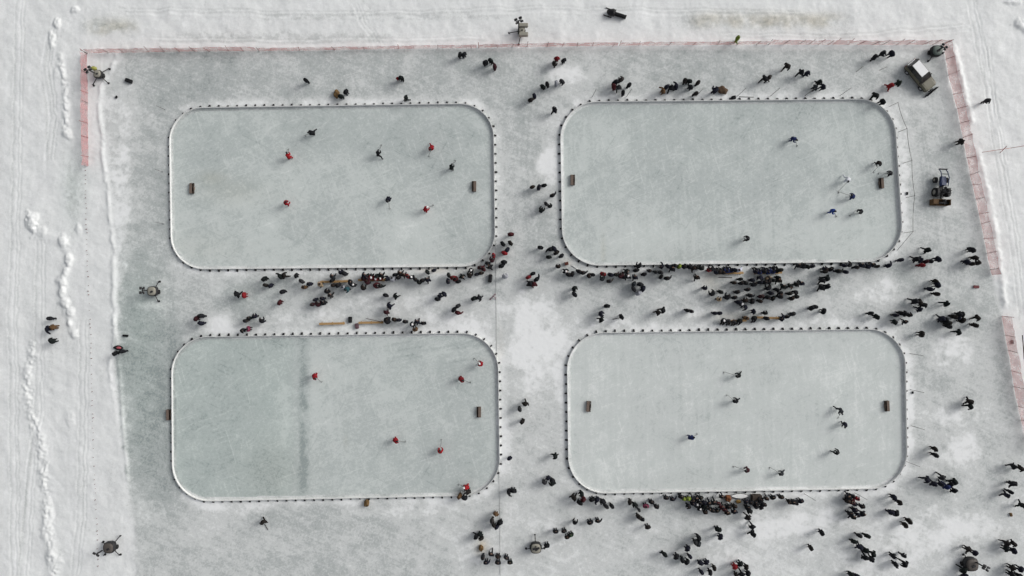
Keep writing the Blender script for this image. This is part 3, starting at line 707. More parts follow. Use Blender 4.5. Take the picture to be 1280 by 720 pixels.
# (description, people); one person: "person in ... <desc>"; several: "person in ..., <rank> of the <number> <desc>"
GROUPS = [
 ('alone on the ice behind ' + UL, '383,101,k'),
 ('beside the brown bundle above ' + UL, '426.5,121,k;432.5,115,k'),
 ('tumbled together halfway between the top fence and ' + UL, '497.5,98.5,r;502,98,k'),
 ('alone at the top boards of ' + UL, '508,123,k'),
 ('huddled just under the top fence', '575,69,k;580,68.5,k'),
 ('under the top fence, standing apart from the huddled pair', '606.5,78.5,k;613.5,76.5,k;618.5,84,m'),
 ('under the light tower at the top fence', '696,74,r;692.5,80.5,k;704.5,76,k'),
 ('just below the white drift above ' + UR, '678.5,109,k;684,106,o;695.5,104.5,l;702.5,102.5,d'),
 ('in the lane above the four rinks', '663.5,125.5,k;668,120.5,k'),
 ('alone outside the top left curve of ' + UR, '693,138,k'),
 ('in a ring above ' + UR, '770,102.5,k;776.5,100,d;767,109,m;773,110,d;786,107,k;778.5,116.5,k'),
 ('leaning together above ' + UR, '828.5,114,b;832.5,109.5,k;838.5,110.5,k;844.5,109,k'),
 ('near the brown heap above ' + UR, '855.5,101.5,k;861,102,k;872,104,k;862.5,109.5,k;869,117.5,k'),
 ('leaning on the brown heap above ' + UR, '893,114.5,k'),
 ('walking past the top boards of ' + UR, '955.5,98.5,k;961,97.5,d'),
 ('alone below the pale pink top fence', '983.5,83,k'),
 ('side by side below the pale pink top fence', '1000.5,91,k;1008,92,k'),
 ('close above the top boards of ' + UR, '1023,103,k;1018,110,d;1028,109,k'),
 ('standing at the top fence outside it', '921.5,48.5,y'),
 ('to the left of the parked car', '1092.5,72,k;1102.5,67,k;1114,67.5,k'),
 ('walking together below the parked car', '1112,107.5,r;1121.5,104.5,g'),
 ('outside the top right curve of ' + UR, '1093.5,119.5,k;1102.5,127.5,k'),
 ('alone on the snow outside the fence corner', '1233,126,d'),
 ('alone between the tractor and the fence corner', '1200,177.5,k'),
 ('out on the snow left of the pegs', '63.5,398,k;61,411,k;68,409,b;65.5,426,k'),
 ('by the black oval sled', '145,441.5,k;154,439,k'),
 ('left of the white snow patch above ' + LL, '253,394.5,k;246,398,m;252,404,k'),
 ('side by side just below ' + UL, '305.5,369,r;297,367.5,k'),
 ('by the lower boards of ' + UL, '331,348.5,k;332.5,356.5,k;339,357,k'),
 ('arm in arm at the lower boards of ' + UL, '351,345.5,k;355.5,344.5,k'),
 ('left of the upper pine bench', '371,344.5,k;377.5,351.5,d;387.5,355,k;381,359,b'),
 ('in the open left of the benches', '354,364.5,k;350,378,m'),
 ('above the boards of ' + LL + ', beside the white snow patch', '319,395.5,k;312.5,397.5,k;307.5,401,d;328,402,k;304,412.5,k;311,411,p'),
 ('between the boards of ' + UL + ' and the bench', '427,340.5,k;431,342,k'),
 ('around the upper pine bench', '416,346,d;415.5,350.5,k;401,356,a;417.5,356.5,k;423.5,356.5,k;429,359.5,l;435.5,360.5,t;438,353,k;442.5,356,w'),
 ('in a knot between the two pine benches', '409,364.5,k;413.5,369.5,d;394.5,374.5,k;403.5,373,k;405.5,379,k;391,380.5,m;398,381.5,m'),
 ('below the bench of red players', '468.5,356.5,m;476.5,357.5,k;454,361,k'),
 ('facing each other in the open below the red players', '482.5,369,k;494.5,370.5,k'),
 ('above the lower pine benches', '487,382.5,k;483.5,390.5,m'),
 ('at the right end of the lower pine benches', '485,398,k;485,403,k;493.5,399.5,k;499,400,k;507,402,k'),
 ('against the top boards of ' + LL, '516,406,w;522,402.5,k;529.5,404,k;519.5,412,b'),
 ('at the boards right of the red players', '486,348.5,k;491.5,350,l;494,343.5,k;500.5,342,k;498.5,347,k;505.5,344,k;510,345.5,r;515,346.5,w'),
 ('in a line under the boards of ' + UL, '519.5,349.5,k;524.5,353.5,k;528.5,350.5,k;535,350,k'),
 ('right up to the lower boards of ' + UL, '534.5,340,k;542.5,338,k'),
 ('standing round a red jersey by ' + UL, '561,344,k;566.5,347,r;570,349,m;560,351.5,k;573,352,k'),
 ('near the lower right curve of ' + UL, '577.5,345.5,k;587,345.5,k;588.5,338.5,w;596,343,k;601.5,341.5,k'),
 ('hugging the lower right curve of ' + UL, '600.5,334.5,m;604,336,m;609.5,329,k;612.5,333.5,k;615,326.5,m;617,319.5,r'),
 ('up the lane beside ' + UL, '638.5,293,m;638,304,k;628.5,305,k;634,312.5,k;630.5,316.5,r'),
 ('beside the black upright bag in the middle lane', '627,332.5,k;630,327.5,k;631.5,346,l'),
 ('alone in the middle of the central lane', '675.5,309.5,k'),
 ('in a closed ring in the central lane', '666,342,k;660.5,346.5,r;671,349,k;662,354.5,w;667.5,355.5,m'),
 ('in a row below ' + UL + ', clear of the crowd', '555.5,367.5,k;550,370,k;547,374,k'),
 ('left of the mauve folding frame', '592.5,373,k;599.5,372,k'),
 ('close above the top boards of ' + LL, '572.5,382.5,d;567.5,387,k;572.5,391,m'),
 ('in the central lane by the boards of ' + UR, '665.5,234,k;673.5,234.5,k;680,232,k;690.5,244.5,k;682.5,255,d;687.5,258,k;676,264,k'),
 ('above the small red crate', '688,311.5,k;692.5,311,k;695.5,316,k;686,321.5,k;701.5,320,k'),
 ('below the small red crate', '697.5,333.5,k;706.5,339,w;711,343.5,k;715.5,342.5,k;723.5,339.5,k;728.5,341,k;735.5,344.5,k;740.5,343.5,k'),
 ('one above the other in the central lane', '717.5,360.5,k;718,368,k'),
 ('at the lower left boards of ' + UR, '753.5,342.5,r;752.5,349.5,d;763,343.5,k;761.5,351.5,d;770.5,343.5,k;776,346,m;780,346.5,k;784.5,346,w'),
 ('spread along the lower boards of ' + UR, '782.5,339,k;795,338,k;798,333.5,k;793.5,347,k;804.5,343,k;811.5,338.5,d'),
 ('in a ring below ' + UR, '792,355,d;800,355.5,k;803.5,361,k;792,361.5,d;798,366.5,l'),
 ('in two pairs below ' + UR, '819,340,d;825,340.5,d;826,346,k;833.5,348,k'),
 ('above the top boards of ' + LR, '758.5,382.5,k;750.5,392,k;751,399.5,k;776.5,396,k'),
 ('strolling in the open above ' + LR, '822,390.5,k;828.5,387.5,k'),
 ('leading another left of the lower right benches', '858.5,388,k;863.5,389,k'),
 ('standing by a red coat at the boards of ' + UR, '886,338,r;889.5,337.5,k'),
 ('alone in the open below ' + UR, '870.5,347,k'),
 ('by the left navy bench', '925,349,k;917,353.5,k;926.5,354,k;930.5,353.5,k'),
 ('in a slanting line below the navy bench', '979,358.5,k;987,357.5,k;995,355.5,k;1001,354.5,k'),
 ('in a knot right of the crowd', '994.5,365,k;986.5,367,k;995,371,k;989.5,373,k'),
 ('at the left end of the bottom bench', '893,391.5,k;899,391.5,k'),
 ('at the right end of the bottom bench', '977,398,k;982.5,396,k;990,392.5,d'),
 ('right of the bottom bench', '1014,385,k;1018,383.5,k;1029,389,k'),
 ('leaning on the lower boards of ' + UR, '997.5,332.5,k;1003,334,k;1009,333.5,k;1015,333,k'),
 ('behind those at the lower boards of ' + UR, '1030.5,336,k;1038,336.5,k;1031,340,k;1047,339,k;1056.5,340,k'),
 ('walking up from the benches', '1033.5,347.5,k;1027,350.5,k;1033,358,k;1026.5,360,k'),
 ('pressed to the lower right boards of ' + UR, '1055,332,k;1062,332,k;1070,334,k;1076.5,332,k;1084,334,k;1090,331.5,k'),
 ('past the end of the boards of ' + UR, '1096.5,333,k;1110,332,k;1125,325,k'),
 ('just above the curve of ' + LR, '1087.5,391.5,k;1095,396,k'),
 ('walking alone under the tractor', '1158,312.5,k'),
 ('gathered below the tractor', '1144,324,k;1148.5,324.5,k;1157,327,m;1151.5,331.5,r;1162,326.5,k;1172,324,k'),
 ('beside the gap in the right fence', '1214.5,312.5,k;1218,322,k;1208,327,k;1214,330,k;1221,329,k'),
 ('in the open above the right hand crowd', '1169,351.5,k;1171.5,356,k;1161.5,361.5,k;1170,367.5,k'),
 ('alone right of the walking trio', '1181.5,379.5,k'),
 ('walking in a trio', '1142,376.5,k;1149,377.5,k;1154,381,k;1149,387,k'),
 ('bunched above the right curve of ' + LR, '1119,394,k;1125.5,391,k;1129.5,392,k;1135.5,394,k;1117.5,402.5,k;1131,402.5,k'),
 ('alone right of the curve of ' + LR, '1151.5,417.5,k'),
 ('in the dark bunch inside the right fence', '1176,398,k;1180.5,398.5,k;1182,402.5,k;1185,404,k;1185,408,k'),
 ('right of the dark bunch', '1192,396,k;1197.5,393,k;1202,393,k;1196.5,397,k;1202.5,400.5,k'),
 ('nearest the lower stretch of right fence', '1221,397,k;1218,406.5,k'),
 ('alone below the dark bunch', '1197.5,415,k'),
 ('side by side far right of ' + LR, '1211.5,501.5,k;1212,507.5,k'),
 ('in the central lane between the lower rinks', '656.5,504,k;649.5,511,d;653,526.5,k'),
 ('alone at the right boards of ' + LL, '637,572.5,k'),
 ('alone at the left boards of ' + LR, '694,569.5,k'),
 ('at the right curve of ' + LL, '636,614.5,w;641.5,613,w'),
 ('bunched by the left curve of ' + LR, '685,597,k;680,602.5,d;691,600,k;690.5,604,k'),
 ('outside the bottom right curve of ' + LL, '574.5,620,b;580.5,622,k'),
 ('alone with a stick below ' + LL, '329,652,k'),
 ('scattered below the curve of ' + LL, '620,642,b;615,650,d;617.5,656.5,k;621,658,k;625.5,653,k'),
 ('above the burlap sack', '595,670,w;600.5,667,k;601.5,672.5,k'),
 ('below the burlap sack', '603.5,696,k;614,692,k;608,702.5,k;622.5,694.5,k;622.5,702.5,k;633,696.5,k;637.5,702.5,k'),
 ('beside the round light tower', '683.5,681.5,k'),
 ('below the left curve of ' + LR, '717,621.5,k;727,616.5,k;724.5,628,k;729.5,624,m'),
 ('at the bottom left boards of ' + LR, '740,624,k;746,624,k;753.5,626,k;757.5,632.5,k;764.5,632,k'),
 ('in the open between the light tower and ' + LR, '718,653.5,k;737.5,652.5,k;747,650.5,k;694.5,664,k;705,663.5,k;709,671,k;713.5,668,g'),
 ('in a chain below the boards of ' + LR, '787,627,k;793.5,630,k;798.5,637,d;798,645.5,k;802,648.5,k;809.5,658.5,k'),
 ('around the pink jacket below ' + LR, '807,632,p;814,627,k;820,633,k'),
 ('left of the big crowd under ' + LR, '832.5,622,k;840.5,623.5,k'),
 ('stepping away from the dark crate', '934,646,k;940,658,k;940.5,667,k'),
 ('in the open below the big crowd', '897.5,661.5,k;900,670.5,k'),
 ('below the left edge of the big crowd', '873,671.5,k;869,677.5,d;873,679,d;859,685,k'),
 ('alone at the bottom left of the lower crowd', '830.5,692.5,k'),
 ('in the left knot of the lower crowd', '845,695,k;852.5,699.5,k;858.5,702,k;862,695,k'),
 ('in the ring at the bottom edge', '875.5,703,k;882.5,702,k;892.5,709.5,k;876.5,714.5,k;887.5,715,k'),
 ('about the red coat at the bottom edge', '917.5,707,r;924.5,704,k;932.5,708.5,k;935,716,k;926.5,717,k;920,719,k'),
 ('right of the dark crate', '957.5,623,k;965.5,621.5,k;976,621,k'),
 ('grouped right of the big crowd', '986,627,k;991,627.5,k;995,628,k;1000.5,626,k'),
 ('about the red coat below ' + LR, '1060,621,k;1059,626,k;1065,619.5,k;1070.5,623,r;1065,626,m;1067,630,k'),
 ('walking below the red coat group', '1077,633,k;1062,641.5,k;1065.5,646,k;1068,637,k;1072,643,k;1077,641.5,k'),
 ('each alone on bare snow', '1026.5,665.5,k;1013,684.5,k'),
 ('in a curve at the bottom right', '1073.5,669,k;1083.5,669.5,k;1067,676.5,k'),
 ('in the long tight file at the bottom right', '1074,683,k;1081,687,k;1091,692,k;1081,696.5,k;1088,698,k'),
 ('in a square at the bottom right', '1115.5,694.5,k;1128.5,694,k;1118.5,705,k;1130.5,704.5,k'),
 ('hand in hand below the curve of ' + LR, '1113,640.5,k;1120,641,k'),
 ('outside the bottom right curve of ' + LR, '1117,621.5,k;1124,627.5,k'),
 ('bent together by a stick', '1136,651,k;1131,656,k'),
 ('cut by the bottom edge of the picture', '1063.5,718.5,k;1071,719.5,k'),
 ('side by side right of ' + LR, '1168,561,k;1168.5,568.5,k'),
 ('in the long file right of ' + LR, '1158,599,k;1166,604,k;1175,605,k;1183,608.5,n;1192,613,k'),
 ('beside the long file', '1177,596.5,d;1192.5,601.5,k;1188.5,604.5,k'),
 ('walking in file at the right edge', '1265.5,582.5,k;1275,585,k'),
 ('grouped near the right edge', '1265.5,604,k;1262,614.5,k;1257,618.5,k'),
 ('cut by the right edge', '1277,631,k'),
 ('above the grey domed light tower', '1208.5,685.5,k;1218,691,k'),
 ('below the grey domed light tower', '1204,712.5,k;1205,718.5,k'),
 ('in a square near the right edge', '1257,678.5,k;1266,679,k;1256.5,685.5,k;1266.5,688,k'),
 ('in the bottom right corner', '1264,709,k;1275,711,k;1263,717,k;1273,719,k'),
]
# people packed into the densest crowds: smallest in the photograph, one mass
CROWD = [
 # red team on their bench
 ('455,349,m,sit;459.5,349,m,sit;464.3,348,v,sit;470,349.5,v,sit;476,348.8,v,sit;460,354,m;455.5,344.5,k;471.5,344,k;477,344.5,k'),
 # along the boards of the upper-right rink
 ('827,333,k;834.5,333,k;840,336.5,k;843,332,d;849,333,y;855.5,333,k;861.5,334,k;866.5,335,k;871,334.5,k;876,335.5,k'),
 # navy benches
 ('895,341,k,sit;899,340.5,k,sit;904,341,k,sit;908.5,339.5,n,sit;913,339,n,sit;918,337.5,k;922.5,338,e;945,340,k,sit;949,341,n,sit;955,339.5,k,sit;960,341,n,sit;965.5,340,n,sit;970,339,k,sit;974.5,337.5,k;939.5,350,k;940.5,356,k;951,346.5,k;950,353,k;956,353,k;961,351.5,k;966,350.5,k;972.5,347,k;973,351,k'),
 # loose crowd between the benches
 ('880.5,360.5,k;900,365,k;890.5,368,k;898,374.5,a;908,372.5,k;921,365,k;918,372,k;934.5,362,k;937,369.5,k;951,370.5,m;958.5,371.5,k;966,373,k;974.5,371,k;960,361,k;970.5,362,k;963,366.5,k;974.5,366,k;931,376,k;940,376.5,k;949.5,376.5,k;922.5,377.5,k;926,380.5,w;932,383.5,k'),
 # bottom bench
 ('904.5,400,w,sit;910,401,d,sit;917,402,d,sit;924.5,400.5,k,sit;932,397.5,b;942.5,397,k,sit;941.5,389.5,k;956,391.5,k;957.5,398,k'),
 # big crowd under the lower-right rink
 ('851,620.5,k;854,623,y;860,623,y;865,623,k;870,623.5,k;875.5,622,k;874,628,k;880,628.5,k;886,629,k;892,628,k;897,629,m;860.5,632,k;866,629.5,k;870,632.5,w;874.5,635.5,w;881,640,k;890,637.5,k;896,638,k;902,634,m;905.5,637,m;909,641,k;910.5,633,k;918,632.5,k;917.5,639,k;902,620.5,k;932.5,627,k;938,628,k;944,628,k;950,627,k;954,630,k;934,634,k;936.5,638,k;945,634,k;951,633.5,k;885,634,k;879,633,k'),
]
CLOTH['v'] = ('a red jersey and white helmet', [(.12, .012, .016)]); HATS['v'] = (.8, .78, .78)
CLOTH['e'] = ('a white and blue jersey', [(.5, .52, .62)])

TO_CROWD = ['in the central lane by the boards', 'in the open between the light', 'standing by a red coat', 'leading another', 'alone in the open below', 'around the upper pine', 'in a knot between', 'below the bench of red', 'at the right end of the lower pine', 'against the top boards of', 'at the boards right of the red', 'in a line under', 'right up to the lower', 'standing round a red jersey', 'near the lower right curve', 'hugging', 'at the lower left boards', 'spread along', 'in two pairs', 'by the left navy', 'in a slanting', 'in a knot right', 'at the left end of the bottom', 'at the right end of the bottom', 'leaning on the lower boards', 'behind those at', 'pressed to', 'below the small red crate', 'around the pink jacket', 'left of the big crowd', 'right of the dark crate', 'grouped right of the big', 'about the red coat below', 'walking below the red coat', 'above the boards of', 'left of the upper pine', 'below the burlap', 'bunched above the right']
STAND = ['stand', 'pockets', 'pockets', 'phone', 'stand', 'walk', 'point']
seen_labels = {}
n_ind = 0
for desc, data in GROUPS:
    if any(desc.startswith(p) for p in TO_CROWD):
        CROWD.append(data); continue
    ppl = []
    for e in data.split(';'):
        a = e.split(','); ppl.append((float(a[0]), float(a[1]), a[2]))
    rk = ranks(ppl)
    n = len(ppl)
    mx = sum(p[0] for p in ppl) / n; my = sum(p[1] for p in ppl) / n
    for i, (x, y, c) in enumerate(ppl):
        cw = CLOTH[c][0]
        if n == 1: lab = f'{cw} person {desc}'
        else: lab = f'{cw} person, {rk[i]} of {NUM[n]} {desc}'
        assert lab not in seen_labels, lab
        seen_labels[lab] = 1
        if n >= 3 and random.random() < .75:
            yaw = math.atan2(-(mx - x), -(my - y)) + random.uniform(-1.0, 1.0)   # turned towards the others
        else:
            yaw = random.uniform(-math.pi, math.pi)
        pn = 'walk' if ('walk' in desc or 'stroll' in desc or 'file' in desc or 'stepping' in desc) else random.choice(STAND)
        if 'leaning on the' in desc or 'pressed' in desc: pn = 'lean'; yaw = random.uniform(-.3, .3)
        sc_ = random.uniform(.96, 1.07)
        if (x, y) in ((497.5, 98.5), (311, 411), (765.5, 399), (798.5, 637), (807, 632), (761.5, 351.5), (304, 412.5), (1096.5, 333)): sc_ = .72
        add_person(x, y, c, pn, yaw, lab, 'people watching around the rinks', sc_)
        n_ind += 1

# the packed crowd as one mass
cm = bmesh.new(); cmats = []
n_cr = 0
for row in CROWD:
    for e in row.split(';'):
        a = e.split(',')
        x, y, c = float(a[0]), float(a[1]), a[2]
        pn = a[3] if len(a) > 3 else random.choice(STAND + ['lean'])
        yaw = random.uniform(-.4, .4) if random.random() < .7 else random.uniform(-3.1, 3.1)
        if len(a) > 3: yaw = random.uniform(-.3, .3) + (math.pi if y > 395 else 0)
        tmp = BODY[pn].copy()
        of = outfit(c, random.randrange(5))
        idx = []
        for m_ in of:
            if m_ not in cmats: cmats.append(m_)
            idx.append(cmats.index(m_))
        for p in tmp.polygons: p.material_index = idx[p.material_index]
        wx, wy = WG(x, y, HALF.get(pn, .95))
        w_ = random.uniform(1.10, 1.28); s_ = random.uniform(.94, 1.04)
        tmp.transform(Matrix.Translation((wx, wy, gh(wx, wy))) @ Matrix.Rotation(yaw, 4, 'Z') @ Matrix.Diagonal((s_ * w_ * .93, s_ * w_ * 1.1, s_, 1)))
        cm.from_mesh(tmp); bpy.data.meshes.remove(tmp); n_cr += 1
cme = bpy.data.meshes.new('crowd'); cm.to_mesh(cme); cm.free()
for m_ in cmats: cme.materials.append(m_)
crowd = bpy.data.objects.new('crowd', cme); COL.objects.link(crowd)
tag(crowd, 'dense crowd of spectators and resting players packed along boards and benches', 'crowd', None, 'stuff')

# ------------------------------------------------------------------ players
M_helm_w = mat('helmet_white', (.8, .79, .78), .4, .08)
M_helm_k = mat('helmet_black', (.012, .012, .014), .4, .1)
hb = MB().m(M_helm_w)
hb.ball((0, 0, 0), (.125, .155, .13), 14, 9)
tmp = hb.build('helmet'); HELM = tmp.data; bpy.data.objects.remove(tmp)
HELM_K = HELM.copy(); HELM_K.materials.clear(); HELM_K.materials.append(M_helm_k)
M_stick = mat('stick_shaft', (.05, .042, .036), .5)
sbm = MB().m(M_stick)
sbm.rod((-.06, .36, 1.08), (.12, 1.42, .05), .022, seg=6)
sbm.box((.02, 1.46, .05), (.26, .035, .07), rz=.35, bev=.008)
tmp = sbm.build('hockey_stick'); STICK = tmp.data; bpy.data.objects.remove(tmp)
CLOTH['R'] = ('', [(.28, .016, .02), (.23, .014, .02)])
CLOTH['q'] = ('', [(.16, .016, .02)])
CLOTH['L'] = ('', [(.62, .64, .68)])
PLAYERS = [  # x, y, jersey, white helmet, pose, stick dx, dy (map units) or None, label
 (361, 196, 'R', 0, 'skate', (-3, -10), 'person in red skating near the upper left part of the upper-left rink'),
 (391, 166, 'k', 0, 'stride', (-5, 1), 'person in black striding, closest to the top boards in the upper-left rink'),
 (473, 193, 'k', 0, 'stride', (2, -13), 'person in black, topmost skater in the middle of the upper-left rink'),
 (540, 184, 'R', 0, 'stride', (-4, 10), 'person in red at the top right of the upper-left rink'),
 (564, 210, 'k', 0, 'skate', (4, -10), 'person in black nearest the right goal of the upper-left rink'),
 (485.5, 248, 'k', 0, 'skate', (1, 12), 'person in black low in the middle of the upper-left rink'),
 (531.5, 262, 'R', 1, 'skate', (8, -6), 'person in red with white helmet at the lower right of the upper-left rink'),
 (357.5, 254.5, 'R', 0, 'glide', None, 'person in red without a stick, low left of centre in the upper-left rink'),
 (991, 173.5, 'n', 0, 'skate', (6, 5), 'person in navy alone near the top of the upper-right rink'),
 (1098.5, 203.5, 'k', 0, 'skate', (-2, 9), 'person in black just above the right goal of the upper-right rink'),
 (1113, 217, 'k', 0, 'skate', (-11, -1), 'person in black between the right goal and boards of the upper-right rink'),
 (1059.5, 224, 'L', 0, 'stride', (-9, 18), 'person in white jersey reaching with a long stick in the upper-right rink'),
 (1066, 246, 'n', 0, 'skate', (-14, -6), 'person in navy below the white jersey in the upper-right rink'),
 (1039.5, 263.5, 'u', 0, 'glide', (8, 5), 'person in bright blue jersey in the upper-right rink'),
 (1076, 264, 'k', 0, 'skate', (-6, 3), 'person in black right of the blue jersey in the upper-right rink'),
 (934.5, 298.5, 'k', 0, 'glide', None, 'person in black alone near the lower boards inside the upper-right rink'),
 (393, 469.5, 'R', 0, 'skate', (6, 7), 'person in red beside the dark band across the lower-left rink'),
 (601.5, 455.5, 'R', 1, 'glide', (-6, -4), 'person in red with white helmet by the right curve of the lower-left rink'),
 (575.5, 473.5, 'q', 0, 'skate', (12, 5), 'person in dark red above the right goal of the lower-left rink'),
 (493.5, 550, 'R', 0, 'skate', (12, 3), 'person in red low in the middle of the lower-left rink'),
 (550.5, 564.5, 'R', 0, 'glide', (0, -13), 'person in bright red facing up the lower-left rink'),
 (584, 609, 'R', 1, 'skate', (-10, -1), 'person in red with white helmet against the bottom boards of the lower-left rink'),
 (586, 614.5, 'k', 0, 'skate', (-9, 1), 'person in black against the bottom boards of the lower-left rink'),
 (923.5, 469.5, 'k', 0, 'stride', (-17, -3), 'person in black, topmost skater on the lower-right rink'),
 (920, 501.5, 'k', 0, 'stride', (-8, -5), 'person in black in the centre of the lower-right rink'),
 (1050, 512.5, 'd', 0, 'stride', (1, 9), 'person in charcoal striding left of the right goal of the lower-right rink'),
 (1056, 530, 'k', 0, 'skate', None, 'person in black just below the charcoal striding player on the lower-right rink'),
 (862.5, 547, 'n', 0, 'skate', (9, -3), 'person in navy jersey left of centre on the lower-right rink'),
 (1045.5, 566, 'k', 0, 'glide', None, 'person in black alone at the lower right of the lower-right rink'),
 (934.5, 587.5, 'm', 0, 'skate', (-15, -2), 'person in dark red reaching left near the bottom of the lower-right rink'),
 (977, 592, 'd', 0, 'stride', (-12, -5), 'person in charcoal sprawling near the bottom boards of the lower-right rink'),
]
for x, y, c, wh, pn, st, lab in PLAYERS:
    yaw = math.atan2(-st[0], -st[1]) if st else random.uniform(-2, 2)
    if st is None: yaw = {357.5: -.9, 934.5: 1.4, 1056: 2.6, 1045.5: .6}[x]
    o = add_person(x, y, c, pn, yaw, lab, 'hockey players on the rinks', random.uniform(.98, 1.06), z=.002)
    P = POSES[pn]
    h = bpy.data.objects.new('helmet', HELM if wh else HELM_K); COL.objects.link(h); h.parent = o
    h.location = (P['head'][0], (P['head'][1] + P['top'][1]) / 2, P['head'][2] + .06)
    if wh: h['label'] = 'white helmet'
    if st:
        s_ = bpy.data.objects.new('hockey_stick', STICK); COL.objects.link(s_)
        s_.location = o.location; s_.rotation_euler.z = yaw
        k_ = min(1.25, max(.85, math.hypot(*st) / 13)); s_.scale = (1, k_, 1)
        l2 = lab.replace('person in ', '')
        tag(s_, ' '.join(('stick of player in ' + l2).split()), 'hockey stick', 'hockey sticks of the players')

print('individual people', n_ind + len(PLAYERS), 'crowd', n_cr)

# ------------------------------------------------------------------ snow fences
def net_material(name, col, alpha):
    m = bpy.data.materials.new(name)
    nt, b = nodes_of(m); N = nt.nodes; L = nt.links
    tc = N.new('ShaderNodeTexCoord')
    n = N.new('ShaderNodeTexNoise'); n.inputs['Scale'].default_value = .9; n.inputs['Detail'].default_value = 5
    L.new(tc.outputs['Object'], n.inputs['Vector'])
    n2_ = N.new('ShaderNodeTexNoise'); n2_.inputs['Scale'].default_value = 14; n2_.inputs['Detail'].default_value = 2
    L.new(tc.outputs['Object'], n2_.inputs['Vector'])
    mr = N.new('ShaderNodeMapRange'); mr.inputs[1].default_value = .3; mr.inputs[2].default_value = .7
    mr.inputs[3].default_value = max(0, alpha - .22); mr.inputs[4].default_value = min(1, alpha + .22)
    ad = N.new('ShaderNodeMath'); ad.operation = 'ADD'
    ml = N.new('ShaderNodeMath'); ml.operation = 'MULTIPLY'; ml.inputs[1].default_value = .5
    L.new(n2_.outputs['Fac'], ml.inputs[0]); L.new(n.outputs['Fac'], ad.inputs[0]); L.new(ml.outputs[0], ad.inputs[1])
    sb_ = N.new('ShaderNodeMath'); sb_.operation = 'SUBTRACT'; sb_.inputs[1].default_value = .25
    L.new(ad.outputs[0], sb_.inputs[0]); L.new(sb_.outputs[0], mr.inputs[0])
    L.new(mr.outputs[0], b.inputs['Alpha'])
    b.inputs['Base Color'].default_value = (*col, 1); b.inputs['Roughness'].default_value = .7
    return m
M_net = net_material('orange_net', (.70, .26, .24), .46)
M_net_p = net_material('faded_net', (.72, .28, .26), .42)
M_net_r = net_material('pale_pink_net', (.80, .41, .39), .46)
M_net_l = net_material('dusty_net', (.50, .24, .24), .50)
M_post = mat('fence_post', (.16, .10, .09), .8)
M_postr = mat('fence_post_red', (.24, .07, .06), .8)

def fence(pts, net, label, lean=(0, 0), h=1.35, gap=2.6, sag=.1, seed=0):
    rnd = random.Random(seed)
    wp = [Vector(W(*p)) for p in pts]
    root = thing('snow_fence', label, 'fence', (wp[0].x, wp[0].y, 0), 0, 'orange net fence round the ice')
    base_ = Vector((wp[0].x, wp[0].y, 0))
    # resample
    P = []
    for a, b in zip(wp[:-1], wp[1:]):
        n = max(1, int((b - a).length / .65))
        P += [a + (b - a) * (i / n) for i in range(n)]
    P.append(wp[-1])
    bm = bmesh.new(); rows = 5; grid = []
    for i, p in enumerate(P):
        col_ = []; w1 = rnd.uniform(-.07, .07); w2 = rnd.uniform(-sag, sag * .3)
        z0 = gh(p.x, p.y)
        for k in range(rows):
            t = k / (rows - 1)
            off = Vector((lean[0] * t, lean[1] * t, 0)) + Vector((rnd.uniform(-.03, .03) + w1 * t, rnd.uniform(-.03, .03) + w1 * t, 0))
            col_.append(bm.verts.new(Vector((p.x, p.y, z0 + .03 + (h + w2) * t)) + off - base_))
        grid.append(col_)
    for i in range(len(grid) - 1):
        for k in range(rows - 1):
            f = bm.faces.new((grid[i][k], grid[i + 1][k], grid[i + 1][k + 1], grid[i][k + 1])); f.smooth = True
    me = bpy.data.meshes.new('net'); bm.to_mesh(me); bm.free(); me.materials.append(net)
    o = bpy.data.objects.new('net', me); COL.objects.link(o); o.parent = root
    d = 0; last = P[0]; k = 0; nxt = 0
    for p in P:
        d += (p - last).length; last = p
        if d >= nxt:
            z0 = gh(p.x, p.y)
            hh = h + rnd.uniform(.05, .3)
            lx, ly = lean[0] + rnd.uniform(-.2, .2), lean[1] + rnd.uniform(-.2, .2)
            MB().m(M_postr if rnd.random() < .4 else M_post).rod((p.x - base_.x, p.y - base_.y, z0 - .1), (p.x - base_.x + lx, p.y - base_.y + ly, z0 + hh), .035, seg=6).build('post', root)
            nxt += gap * rnd.uniform(.75, 1.25)
    return root
fence([(109, 68), (110, 110), (110, 160), (111, 208)], M_net_l, 'orange net fence down the left side from its top corner', (-.12, 0), 1.4, 2.4, seed=1)
fence([(110, 67), (180, 65.5), (250, 64.5), (322, 64)], M_net_p, 'pinkish net fence along the top, from the left corner', (0, .12), 1.35, 2.4, seed=2)
fence([(324, 64), (400, 63), (480, 61.5), (596, 60)], M_net_p, 'faintest stretch of the top net fence, left of its light tower', (0, .1), .95, 4.6, seed=3)
fence([(598, 60), (640, 59), (690, 58.5), (772, 57.5)], M_net, 'strong orange net fence stretch by the light tower at the top', (.05, .1), 1.15, 2.2, seed=4)
fence([(774, 57.5), (860, 56.5), (958, 56)], M_net_p, 'faded net fence in the middle right of the top line', (.1, .1), 1.1, 3.4, seed=5)
fence([(960, 56), (1060, 56), (1120, 56.5), (1179, 55.5)], M_net_r, 'pale pink net fence along the top near the parked car', (.35, .2), 1.25, 1.6, seed=6)
fence(RIGHT_LINE, M_net_r, 'pale pink net fence down the right side past the tractor', (.34, .05), 1.45, 2.0, seed=7)
fence(RIGHT_LINE_B, M_net_r, 'short pale pink net fence low on the right edge', (.35, -.1), 1.5, 2.4, seed=8)
mb = MB().m(mat('pole_black', (.03, .02, .02), .7))
a = W(1268, 418); b = W(1282, 505)
mb.rod((a[0], a[1], 1.5), (b[0], b[1], .4), .06)
tag(mb.build('pole'), 'dark pole slanting across the short pink net at the right edge', 'pole')
